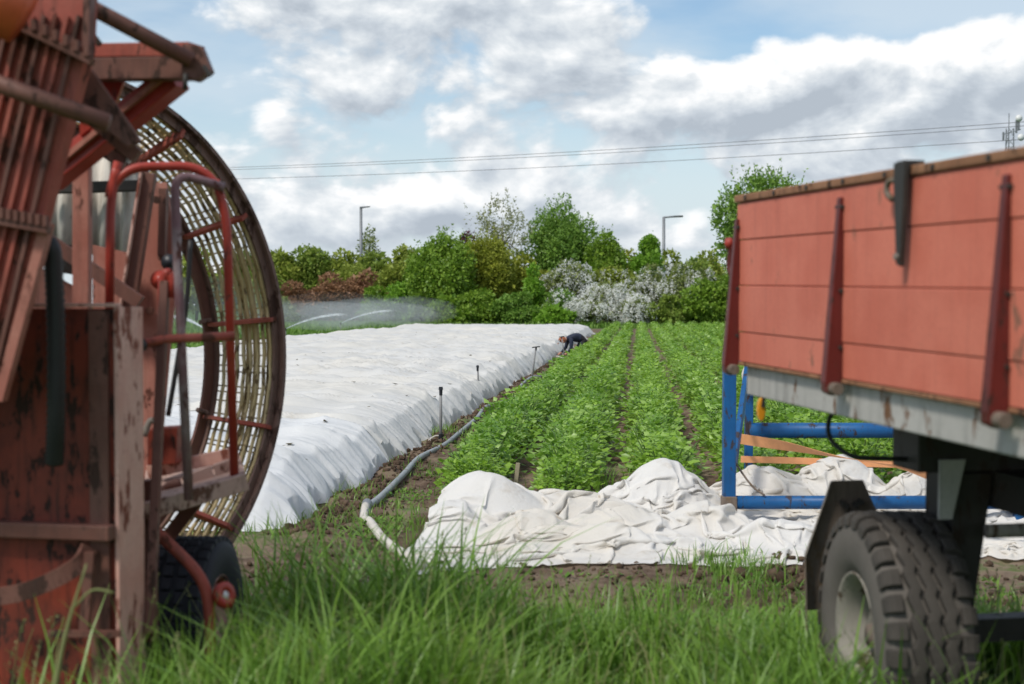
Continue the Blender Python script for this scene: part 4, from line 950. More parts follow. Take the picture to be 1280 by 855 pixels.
    gp_ = MB().prism(poly, Vector((0, .012, 0))).build('mudguard_plate', M['muddy'], t, bevel=.003)
    MB().prism([poly[0] + Vector((-.002, -.001, 0)), poly[6] + Vector((-.002, -.001, 0)), poly[6] + Vector((-.014, -.06, 0)), poly[0] + Vector((-.014, -.035, 0))], Vector((-.004, .001, 0))).build('flange', M['dullgrey'], gp_)
    MB().prism([poly[6] + Vector((-.002, -.001, 0)), poly[5] + Vector((-.002, -.001, -.06)), poly[5] + Vector((-.014, -.07, -.06)), poly[6] + Vector((-.014, -.06, 0))], Vector((-.004, .001, 0))).build('flange', M['muddy'], gp_)
    for x, y in ((1052, 628), (1057, 632), (1069, 630), (1075, 627), (1063, 640)): q = at(x, y, Yp + .005); MB().tube([q + Vector((0, -.018, 0)), q + Vector((0, .02, 0))], .011, 8).build('bolt', M['chassis'], gp_)
    MB().bar(poly[2] + Vector((0, .02, -.1)), P(.6, BW + .1, .55), .05, .05).build('plate_arm', M['chassis'], t)
    # wheels
    def wheel(ca, cb, sg):
        c = P(ca, cb, .388); ax = (Matrix.Rotation(R(-6.5 if cb > -2 else 0), 3, 'Z') @ uR) * sg
        RO, W = .4225, .285
        prof = [(.205, -.115), (.215, -.128), (.26, -.148), (.32, -.150), (.365, -.142), (.392, -.130), (.398, -.10), (.402, 0), (.398, .10), (.392, .130), (.365, .142), (.32, .150), (.26, .148), (.215, .128), (.205, .115)]
        w = MB().lathe(prof, c, ax, 72).build('tyre', M['sidewall'], t, True)
        # tread: zig-zag ribs and shoulder blocks
        u = ax.orthogonal().normalized(); v = ax.cross(u); k = MB(); N = 96
        dr = lambda ang: u * math.cos(ang) + v * math.sin(ang)
        for mid, hw in ((-.052, .021), (0, .021), (.052, .021)):
            Vv = []; Ff = []
            for i in range(N):
                ang = 2 * math.pi * i / N; zz = .009 * (1 if i % 3 == 0 else (-.6 if i % 3 == 1 else .1)); d = dr(ang)
                for r_, o_ in ((.395, -hw), (RO - .001, -hw + .003), (RO, 0), (RO - .001, hw - .003), (.395, hw)): Vv.append(c + d * r_ + ax * (mid + zz + o_))
            for i in range(N):
                j = (i + 1) % N
                for q in range(4): Ff.append((i * 5 + q, i * 5 + q + 1, j * 5 + q + 1, j * 5 + q))
            k.add(Vv, Ff)
        NB = 30
        for i in range(NB):
            for s in (-1, 1):
                a0 = 2 * math.pi * (i + (.5 if s > 0 else 0)) / NB; da = 2 * math.pi / NB * .33; Vv = []
                for aa, sk in ((a0 - da, 0), (a0 + da, 0)):
                    d = dr(aa)
                    for r_, o_ in ((.37, .150), (.396, .146), (RO - .012, .138), (RO - .003, .118), (RO - .001, .088), (.390, .080)): Vv.append(c + d * r_ + ax * s * (o_ + (.006 if (i % 2) else 0) * (1 if o_ < .1 else 0)))
                k.add(Vv, [(0, 1, 2, 3, 4, 5), (11, 10, 9, 8, 7, 6)] + [(q, q + 6, (q + 1) % 6 + 6, (q + 1) % 6) for q in range(6)])
        tr = k.build('tread', M['rubber'], w); md = tr.modifiers.new('bevel', 'BEVEL'); md.width = .004; md.segments = 2; md.limit_method = 'ANGLE'
        rp = [(.0, .02), (.07, .025), (.075, .055), (.085, .06), (.10, .03), (.14, .015), (.165, .03), (.178, .09), (.192, .112), (.205, .128), (.214, .135), (.216, .128), (.207, .118), (.195, .105), (.183, .06), (.183, -.11), (.205, -.128)]
        rm = MB().lathe(rp, c, -ax, 48).build('rim', M['rim'], w, True)
        for i in range(6):
            d = dr(i * math.pi / 3); MB().tube([c + d * .115 - ax * .02, c + d * .115 - ax * .048], .011, 6).build('wheel_nut', M['dullgrey'], w)
        MB().tube([c - ax * .02, c - ax * .085], [.048, .04], 14).build('hub_cap', M['muddy'], w, True)
    wheel(.15 + .145, BW, 1); wheel(WID - .12 - .145, BW, -1); wheel(.12 + .145, -3.5, 1); wheel(WID - .12 - .145, -3.5, -1)
    bx(.28, WID - .28, -3.54, -3.46, .36, .44).build('axle', M['chassis'], t); bx(.50, .60, -3.6, -3.4, .44, Z0 - .171).build('axle_support', M['chassis'], t); bx(WID - .60, WID - .50, -3.6, -3.4, .44, Z0 - .171).build('axle_support', M['chassis'], t)
    return P
TP = trailer()

# ------------------------------------------------------------------ blue tube frame with straps
def blue_frame():
    Yn, Yf = 9.62, 10.75
    a = at(911, 628, Yn); zt = at(911, 440, Yn).z; zb = a.z; x0 = a.x; x1 = at(1276, 600, Yn).x
    r = thing('blue_frame', 'blue tubular steel implement frame standing between fleece heap and trailer', 'implement', (x0, Yn, 0))
    f0 = at(936, 500, Yf).x; f1 = f0 + (x1 - x0) - .1; zu = at(960, 538, Yf).z
    MB().box((x0, Yn, (zt + .02) / 2), (.085, .085, zt - .02)).build('corner_post', M['blue'], r, bevel=.008)
    MB().box((x1, Yn, (zt + .02) / 2), (.085, .085, zt - .02)).build('corner_post', M['blue'], r, bevel=.008)
    MB().box((f0, Yf, (zt + .02) / 2), (.06, .06, zt - .02)).build('back_post', M['blue'], r, bevel=.006)
    MB().box((f1, Yf, (zt + .02) / 2), (.06, .06, zt - .02)).build('back_post', M['blue'], r, bevel=.006)
    MB().tube([(x0 + .04, Yn, zb), (x1 - .04, Yn, zb)], .046, 16).build('lower_tube', M['blue'], r, True)
    MB().tube([(f0, Yf - .0, zu), (f1, Yf, zu)], .058, 16).build('upper_tube', M['blue'], r, True)
    for xx, ff in ((x0, f0), (x1, f1)):
        MB().bar((xx + .012, Yn + .045, zb + .05), (ff - .01, Yf - .03, zt - .12), .035, .10).build('side_brace', M['blue'], r, bevel=.004)
        MB().bar((xx, Yn + .045, zt - .03), (ff, Yf - .03, zt - .03), .05, .05).build('side_rail', M['blue'], r, bevel=.004)
    MB().bar((x0, Yn - .05, zt - .04), (x1, Yn - .05, zt - .04), .03, .05).build('top_rail', M['blue'], r, bevel=.004)
    MB().box((x0, Yn - .002, zb - .01), (.10, .10, .11)).build('corner_sleeve', M['muddy'], r, bevel=.008)
    MB().tube(curve_pts([(x0 + .03, Yn + .1, zb + .30), (x0 + .15, Yn, zb + .12), (x0 + .24, Yn - .03, zb + .05)], 5), .008, 6).build('tie_wire', M['muddy'], r, True)
    # loop of pale twine hanging on the back post
    k = MB().tube(curve_pts([(f0, Yf - .06, zt - .1), (f0 - .06, Yf - .1, zt - .2), (f0 - .02, Yf - .1, zt - .32), (f0 + .05, Yf - .08, zt - .22), (f0, Yf - .06, zt - .1)], 5), .012, 6).build('twine', M['palehose'])
    tag(k, 'loop of pale twine hanging on the blue frame by the trailer corner', 'twine')
    return x0, f0, f1, Yn, Yf, zt
def strap(pts, w, tw, name, label):
    """webbing ribbon twisting about its line"""
    P = curve_pts(pts, 14); k = MB(); n = len(P); V = []
    for i, p in enumerate(P):
        t = (P[min(i + 1, n - 1)] - P[max(i - 1, 0)]).normalized(); s0 = t.cross(Vector((0, 0, 1))).normalized(); u0 = s0.cross(t); a = tw(i / (n - 1)); sv = s0 * math.cos(a) + u0 * math.sin(a); nv = t.cross(sv)
        V += [p + sv * w / 2 + nv * .0012, p - sv * w / 2 + nv * .0012, p - sv * w / 2 - nv * .0012, p + sv * w / 2 - nv * .0012]
    Fc = [(0, 1, 2, 3), tuple(4 * (n - 1) + q for q in (3, 2, 1, 0))]
    for i in range(n - 1):
        for q in range(4): Fc.append((4 * i + q, 4 * i + (q + 1) % 4, 4 * i + 4 + (q + 1) % 4, 4 * i + 4 + q))
    k.add(V, Fc); tag(k.build(name, M['orange'], sm=False), label, 'strap', 'orange straps')
bx0, bf0, bf1, bYn, bYf, bzt = blue_frame()
zz = lambda px, py, Y: at(px, py, Y)
strap([zz(922, 548, 10.65), zz(985, 558, 10.1), zz(1050, 571, 9.6), zz(1120, 583, 9.2), zz(1175, 596, 8.8), zz(1290, 612, 8.3)], .085, lambda f: 1.25 - 1.1 * sstep(np.array(f), .05, .5).item() + 1.6 * sstep(np.array(f), .45, 1).item(), 'ratchet_strap', 'wide twisted orange strap running from the blue frame under the trailer')
strap([zz(926, 574, 10.66), zz(1000, 576, 10.64), zz(1100, 580, 10.62), zz(1262, 583, 10.6)], .05, lambda f: 1.5, 'ratchet_strap', 'narrow straight orange strap stretched across the blue frame')

# ------------------------------------------------------------------ red harvester at the left
def harvester():
    hd = R(12); Fw = Vector((math.sin(hd), math.cos(hd), 0)); Rt = Vector((math.cos(hd), -math.sin(hd), 0)); U = Vector((0, 0, 1))
    base = at(100, 800, 4.9); base.z = 0
    t = thing('potato_harvester', 'old red rusty potato harvester with big lattice ring wheel, at the left', 'harvester', tuple(base))
    A = at
    ppm = lambda Y: F_PX / Y
    # --- tall box: front sheet, side plate
    c = A(145, 620, 4.6); c0 = Vector((c.x, c.y, 0)); zt = A(145, 386, 4.6).z
    def fp(r_, f_, z): return c0 + Rt * r_ + Fw * f_ + U * z
    MB().prism([fp(-1.0, 0, .10), fp(-.004, 0, .10), fp(-.004, 0, zt), fp(-1.0, 0, zt)], Fw * .012).build('front_panel', M['rustred'], t)
    MB().prism([fp(0, -.008, .06), fp(0, .17, .06), fp(0, .17, zt + .006), fp(0, -.008, zt + .006)], Rt * .014).build('side_plate', M['pinkred'], t, bevel=.002)
    MB().prism([fp(-1.0, .155, .10), fp(-.004, .155, .10), fp(-.004, .155, zt), fp(-1.0, .155, zt)], Fw * .012).build('back_panel', M['rustred'], t)
    MB().bar(fp(-1.0, .006, zt + .012), fp(.012, .006, zt + .012), .035, .012).build('top_flange', M['pinkred'], t, bevel=.002)
    MB().bar(fp(-.05, -.012, .1), fp(-.05, -.012, zt - .005), .065, .014, tuple(Fw)).build('corner_strip', M['brownbar'], t)
    MB().bar(fp(-1.0, -.035, A(0, 664, 4.6).z), fp(.004, -.035, A(0, 664, 4.6).z), .05, .05).build('cross_rail', M['brownbar'], t, bevel=.005)
    pts = [A(-30, 748, 4.53), A(20, 742, 4.53), A(60, 728, 4.53), A(98, 706, 4.55), A(112, 684, 4.57)]
    cp = curve_pts(pts, 6); k = MB()
    for i in range(len(cp) - 1): k.bar(cp[i], cp[i + 1], .02, .055)
    k.build('bent_strap', M['brownbar'], t)
    MB().bar(A(112, 690, 4.54), A(105, 790, 4.54), .03, .02).build('link_bar', M['brownbar'], t)
    MB().bar(A(60, 792, 4.53), A(150, 792, 4.53), .02, .02).build('lower_rod', M['brownbar'], t)
    for q in (-.95, -.03): MB().bar(fp(q, .13, -.02), fp(q, .13, .2), .08, .08).build('stand_leg', M['brownbar'], t)
    # --- ribbed conveyor chute leaning over the box
    Yc = 4.32
    q = [A(-130, -25, Yc), A(112, -25, Yc), A(108, 62, Yc), A(-4, 492, Yc), A(-260, 492, Yc)]
    ch = MB().prism(q, Vector((.012, .05, 0))).build('chute', M['midred'], t)
    up = (A(108, 62, Yc) - A(-4, 492, Yc)).normalized(); n = Vector((0, -1, 0))
    lft = Vector((-1, 0, 0))
    top = A(104, 20, Yc - .012); bot = A(-6, 488, Yc - .012)
    for i in range(9):
        o = Vector((-.035 * i - .012, 0, 0)); MB().bar(top + o, bot + o * 1.02, .012, .02, (0, 1, 0)).build('rib', M['midred'] if i % 3 else M['brownbar'], ch)
    for (x0, y0, x1, y1) in ((-60, -8, 116, 78), (-60, 266, 62, 288)):
        fl = MB().bar(A(x0, y0, Yc - .03), A(x1, y1, Yc - .03), .045, .022).build('flange_bar', M['brownbar'], ch, bevel=.002)
        for i in range(9):
            f = .36 + i * .075; p_ = A(x0, y0, Yc - .05).lerp(A(x1, y1, Yc - .05), f) + U * .022; MB().tube([p_ - U * .012, p_ + U * .02], .012, 6).build('bolt', M['brownbar'], ch)
    MB().bar(A(112, -20, Yc), A(110, 70, Yc), .02, .06).build('chute_edge', M['brownbar'], ch)
    MB().bar(A(60, 278, Yc + .01), A(0, 500, Yc + .01), .05, .03).build('chute_edge', M['fadedred'], ch)
    MB().lathe([(0, -.05), (.05, -.045), (.085, -.02), (.09, .03), (.085, .14), (0, .14)], A(-26, -12, 4.1), (.8, .2, -.5), 20).build('orange_cap', M['orangecap'], t, True)
    # --- tubes and beams at the top
    MB().tube([A(-60, 84, 4.15), A(136, 154, 4.2)], .027, 14).build('lower_cylinder', M['brownbar'], t, True)
    MB().tube([A(40, -30, 4.4), A(100, 2, 4.42), A(240, 76, 4.5)], .025, 14).build('upper_tube', M['brownbar'], t, True)
    MB().bar(A(100, 66, 4.75), A(246, 64, 4.6), .10, .045).build('top_beam', M['midred'], t, bevel=.003)
    MB().bar(A(100, 88, 4.72), A(240, 86, 4.58), .07, .07).build('top_beam', M['brownbar'], t, bevel=.003)
    MB().prism([A(228, 54, 4.52), A(252, 58, 4.52), A(264, 88, 4.52), A(246, 100, 4.52), A(226, 96, 4.52)], Vector((0, .06, 0))).build('beam_end_plate', M['brownbar'], t, bevel=.003)
    MB().tube([A(232, 92, 4.5), A(231, 112, 4.5)], .008, 6).build('end_hook', M['chassis'], t, True)
    MB().bar(A(255, 82, 4.5), A(263, 95, 4.5), .02, .012).build('end_hook', M['chassis'], t)
    MB().bar(A(62, 224, 4.9), A(222, 96, 4.7), .08, .085).build('diagonal_beam', M['brightred'], t, bevel=.004)
    MB().bar(A(62, 214, 4.84), A(214, 88, 4.64), .018, .018).build('beam_edge', M['fadedred'], t)
    MB().prism([A(88, 82, 4.5), A(112, 84, 4.5), A(176, 176, 4.5), A(160, 184, 4.5), A(96, 132, 4.5)], Vector((0, .03, 0))).build('gusset', M['brownbar'], t, bevel=.003)
    MB().prism([A(96, 88, 4.78), A(158, 92, 4.78), A(140, 140, 4.78), A(100, 170, 4.78)], Vector((0, .02, 0))).build('red_guard', M['brightred'], t)
    MB().bar(A(84, 120, 4.62), A(172, 196, 4.62), .05, .05).build('cross_beam', M['brownbar'], t, bevel=.003)
    MB().tube([A(108, 34, 4.55), A(125, 56, 4.55)], .01, 6).build('chain', M['chassis'], t)
    MB().tube([A(-70, 200, 4.5), A(-70, 760, 4.7)], .05, 8).build('frame_post', M['brownbar'], t)
    # --- ribbed hose
    hp = curve_pts([A(40, 300, 4.42), A(62, 306, 4.42), A(67, 340, 4.43), A(70, 420, 4.45), A(70, 520, 4.47), A(68, 580, 4.5)], 18)
    MB().tube(hp, [.027 + (.004 if i % 2 else 0) for i in range(len(hp))], 12).build('ribbed_hose', M['hoseblk'], t, True)
    # --- uprights and sheets behind the box
    MB().bar(A(103, 190, 5.1), A(103, 400, 5.1), .058, .05, (0, 1, 0)).build('upright_post', M['fadedred'], t, bevel=.003)
    k = MB(); n = 26; V = []
    for i in range(n):
        x = 40 + i * 5.6; o = .025 * math.sin(i * 1.35)
        V += [A(x, 180, 6.6) + Vector((0, o, 0)), A(x - 8, 318, 6.5) + Vector((0, o, 0)), A(x, 180, 6.6) + Vector((0, o + .01, 0)), A(x - 8, 318, 6.5) + Vector((0, o + .01, 0))]
    Fc = []
    for i in range(n - 1): a = i * 4; Fc += [(a, a + 1, a + 5, a + 4), (a + 2, a + 6, a + 7, a + 3), (a, a + 4, a + 6, a + 2), (a + 1, a + 3, a + 7, a + 5)]
    k.add(V, Fc + [(0, 2, 3, 1), (4 * n - 4, 4 * n - 3, 4 * n - 1, 4 * n - 2)]); cs = k.build('corrugated_cover', M['beige'], t, True)
    MB().bar(A(50, 236, 6.45), A(180, 232, 6.45), .05, .05).build('dirty_ledge', M['chassis'], cs, bevel=.006)
    MB().bar(A(60, 300, 5.5), A(175, 378, 5.5), .04, .05).build('diagonal_brace', M['brownbar'], t)
    MB().prism([A(116, 306, 5.8), A(160, 316, 5.8), A(170, 400, 5.8), A(116, 400, 5.8)], Vector((0, .02, 0))).build('inner_panel', M['fadedred'], t)
    MB().prism([A(40, 330, 6.0), A(96, 360, 6.0), A(112, 420, 6.0), A(40, 420, 6.0)], Vector((0, .02, 0))).build('inner_panel', M['fadedred'], t)
    MB().prism([A(66, 306, 5.9), A(98, 306, 5.9), A(100, 345, 5.9), A(72, 340, 5.9)], Vector((0, .02, 0))).build('dark_guard', M['chassis'], t)
    MB().bar(A(186, 216, 5.75), A(158, 400, 5.75), .06, .05, (0, 1, 0)).build('inclined_bar', M['brownbar'], t, bevel=.003)
    MB().bar(A(177, 216, 5.72), A(150, 392, 5.72), .008, .05, (0, 1, 0)).build('bar_edge', M['pinkred'], t)
    MB().prism([A(192, 228, 5.9), A(208, 228, 5.9), A(222, 330, 5.9), A(196, 620, 5.9), A(150, 620, 5.9), A(166, 400, 5.9)], Vector((0, .02, 0))).build('tall_plate', M['fadedred'], t, bevel=.002)
    for x, y in ((196, 250), (203, 322), (190, 428), (188, 388)): p_ = A(x, y, 5.88); MB().tube([p_, p_ + Vector((0, -.02, 0))], .016, 8).build('bolt', M['brownbar'], t)
    MB().bar(A(205, 236, 5.86), A(203, 320, 5.86), .03, .05, (0, 1, 0)).build('plate_rib', M['brownbar'], t)
    MB().lathe([(0, -.03), (.036, -.03), (.04, .02), (.02, .03), (.02, .05), (0, .05)], A(200, 350, 5.8), (.3, -1, 0), 18).build('bearing_boss', M['brightred'], t, True)
    MB().lathe([(0, -.02), (.032, -.02), (.034, .025), (0, .03)], A(212, 328, 5.75), (.2, -1, 0), 14).build('black_motor', M['black'], t, True)
    # --- pipes
    MB().tube(rounded([A(214, 372, 5.0), A(216, 346, 5.0), A(208, 338, 5.0), A(203, 352, 5.0), A(203, 410, 5.0)], .02), .017, 10).build('hooked_pipe', M['brightred'], t, True)
    MB().bar(A(206, 352, 5.0), A(187, 792, 4.75), .030, .038, (0, 1, 0)).build('long_lever', M['brownbar'], t, bevel=.003)
    MB().tube(curve_pts([A(238, 300, 5.5), A(233, 380, 5.5), A(222, 450, 5.5), A(210, 520, 5.5)], 6), .010, 6).build('black_cable', M['hoseblk'], t, True)
    MB().tube([A(168, 432, 4.86), A(206, 424, 4.95), A(293, 420, 5.05)], .016, 10).build('guard_rail', M['midred'], t, True)
    MB().tube([A(166, 436, 4.84), A(176, 430, 4.88)], .028, 8).build('rail_socket', M['chassis'], t)
    # --- hoops
    MB().tube(rounded([A(137, 392, 4.95), A(138, 240, 5.0), A(146, 209, 5.0), A(262, 207, 5.1), A(283, 262, 5.12), A(293, 600, 5.15)], .11, 8), .0165, 12).build('red_hoop', M['brightred'], t, True)
    MB().tube(rounded([A(236, 625, 4.95), A(222, 330, 5.0), A(218, 216, 5.02), A(280, 234, 5.1)], .07, 7), .017, 12).build('grey_hoop', M['greyrail'], t, True)
    # --- platform
    MB().bar(A(178, 640, 4.95), A(308, 602, 5.12), .035, .062).build('toe_board', M['board2'], t, bevel=.004)
    MB().prism([A(178, 628, 5.02), A(306, 590, 5.15), A(300, 570, 5.9), A(182, 588, 5.9)], Vector((0, 0, -.03))).build('platform_deck', M['board2'], t)
    for (x0, y0, x1, y1, Yq, w) in ((232, 610, 268, 596, 5.2, .09), (271, 596, 299, 586, 5.25, .095), (185, 590, 298, 566, 5.45, .05)): MB().bar(A(x0, y0, Yq), A(x1, y1, Yq + .03), .03, w).build('deck_board', M['board2'] if w > .06 else M['pinkred'], t, bevel=.004)
    MB().prism([A(184, 537, 5.35), A(222, 534, 5.35), A(220, 580, 5.35), A(184, 582, 5.35)], Vector((0, .12, 0))).build('tool_box', M['rustred'], t, bevel=.004)
    MB().tube(curve_pts([A(180, 545, 5.3), A(188, 526, 5.3), A(200, 530, 5.3)], 4), .012, 6).build('box_handle', M['dullgrey'], t, True)
    MB().tube(curve_pts([A(196, 622, 5.25), A(212, 608, 5.2), A(226, 604, 5.2)], 5), .02, 8).build('bent_pipe', M['brownbar'], t, True)
    MB().bar(A(196, 690, 5.4), A(250, 620, 5.4), .05, .05).build('platform_brace', M['brownbar'], t)
    MB().bar(A(180, 600, 5.0), A(186, 800, 5.0), .06, .06, (0, 1, 0)).build('platform_post', M['brownbar'], t)
    # --- crank pipe and roller
    MB().tube(curve_pts([A(190, 660, 5.0), A(222, 690, 5.0), A(246, 716, 4.98), A(259, 745, 4.97), A(263, 790, 4.96), A(262, 840, 4.95)], 6), .021, 12).build('crank_pipe', M['midred'], t, True)
    p_ = A(280, 744, 4.98); dr_ = Vector((.75, -.45, .25)).normalized()
    MB().tube([p_ - dr_ * .09, p_ + dr_ * .01], .016, 12).build('roller_pin', M['white'], t, True)
    MB().lathe([(.018, -.012), (.045, -.01), (.047, .012), (.018, .014), (.018, -.012)], p_, dr_, 18).build('roller_disc', M['brightred'], t, True)
    # --- ground wheel
    wc = A(243, 776, 5.45); wc.z = .30; ax = (Rt + Vector((0, .12, 0))).normalized()
    prof = [(.15, -.10), (.20, -.118), (.26, -.12), (.285, -.108), (.292, -.07), (.294, 0), (.292, .07), (.285, .108), (.26, .12), (.20, .118), (.15, .10)]
    w = MB().lathe(prof, wc, ax, 48).build('tyre', M['rubber2'], t, True)
    k = MB(); u = ax.orthogonal().normalized(); v = ax.cross(u)
    for i in range(34):
        for o in (-.085, -.028, .028, .085):
            aa = 2 * math.pi * (i + (.5 if abs(o) < .05 else 0)) / 34; d = u * math.cos(aa) + v * math.sin(aa); tg = ax.cross(d); k.box(wc + d * .294 + ax * o, (.036, .046, .022), Matrix((ax, tg, d)).transposed())
    k.build('tread', M['rubber2'], w, bevel=.004)
    MB().lathe([(0, .03), (.06, .035), (.12, .03), (.14, .08), (.158, .105), (.158, .09), (.14, -.1)], wc, ax, 32).build('rim', M['pinkred'], w, True)
    MB().tube([wc - ax * .6, wc], .03, 10).build('axle', M['brownbar'], t)
    # --- ring wheel: outer rim, inner rim, flights, rod web
    ctr = Vector((-1.836, 6.0, 1.246)); an = R(-55.6); e1 = Vector((math.cos(an), -math.sin(an), 0)); nx_ = Vector((math.sin(an), math.cos(an), 0)); RR = 1.236; RI = 1.056; DP = .29
    def rp(r_, ang, dpt): return ctr + (e1 * math.cos(ang) + U * math.sin(ang)) * r_ + nx_ * dpt
    def ring(r0, r1, d0, d1, n=120):
        k = MB(); V = []; Fc = []
        for i in range(n):
            aa = 2 * math.pi * i / n
            for r_, d_ in ((r0, d0), (r1, d0), (r1, d1), (r0, d1)): V.append(rp(r_, aa, d_))
        for i in range(n):
            j = (i + 1) % n
            for q in range(4): Fc.append((4 * i + q, 4 * i + (q + 1) % 4, 4 * j + (q + 1) % 4, 4 * j + q))
        return k.add(V, Fc)
    rw = ring(RR - .016, RR + .002, -.030, .030).build('ring_wheel', M['ringrim'], t, False)
    ring(RR - .052, RR - .0165, .000, .014).build('outer_flange', M['ringrim'], rw)
    ring(RI - .055, RI, DP - .008, DP + .008).build('inner_rim', M['brownbar'], rw)
    ring(RI + .002, RI + .016, DP - .03, DP + .03).build('inner_band', M['ringrim'], rw)
    ring(RR - .045, RR - .020, .13, .15).build('middle_hoop', M['rodweb'], rw)
    NF = 14; fl0 = R(9.2); web = lambda f: (RR - .045 + (RI + .02 - RR + .045) * f, .03 + (DP - .04) * f)
    for i in range(NF):
        aa = fl0 + i * 2 * math.pi / NF; d = e1 * math.cos(aa) + U * math.sin(aa); tg = nx_.cross(d)
        MB().prism([rp(RI - .04, aa, DP - .012), rp(RI - .045, aa, DP - .06), rp(RR - .075, aa, -.012), rp(RR - .03, aa, -.012), rp(RR - .03, aa, .03)], tg * .020).build('flight', M['midred'], rw, bevel=.002)
        p_ = rp(RI - .05, aa + .012, DP - .03); MB().tube([p_ - d * .05, p_ + d * .02], .012, 6).build('flight_bolt', M['ringrim'], rw)
    k = MB(); nseg = 140
    for j in range(9):
        r_, d_ = web(j / 8); k.tube([rp(r_ + .004 * math.sin(i * 1.7 + j), 2 * math.pi * i / nseg, d_) for i in range(nseg)], .0100, 6, True)
    k.build('rod_web', M['rodweb'], rw, True)['kind'] = 'stuff'
    k = MB()
    for i in range(150):
        aa = 2 * math.pi * (i + .3 * math.sin(i * 2.3)) / 150; r0_, d0_ = web(0.0); r1_, d1_ = web(1.0); k.bar(rp(r0_ + .012, aa, d0_ + .008), rp(r1_ + .012, aa, d1_ + .008), .0075, .007)
    k.build('cross_rods', M['rodweb'], rw)['kind'] = 'stuff'
    k = MB()
    for j in range(3): k.tube([rp(RR - .03 - .02 * j, 2 * math.pi * i / nseg, .06 + j * .05) for i in range(nseg)], .010, 5, True)
    k.build('drum_rods', M['rodweb'], rw, True)['kind'] = 'stuff'
    # main frame of the machine, running back behind the box
    for r_ in (-1.0, -.55): MB().bar(fp(r_, .1, .45), fp(r_, 1.5, .45), .10, .12).build('main_frame', M['brownbar'], t, bevel=.005)
    MB().bar(fp(-1.3, .95, .30), fp(-.35, .95, .30), .08, .08).build('rear_axle', M['brownbar'], t)
harvester()

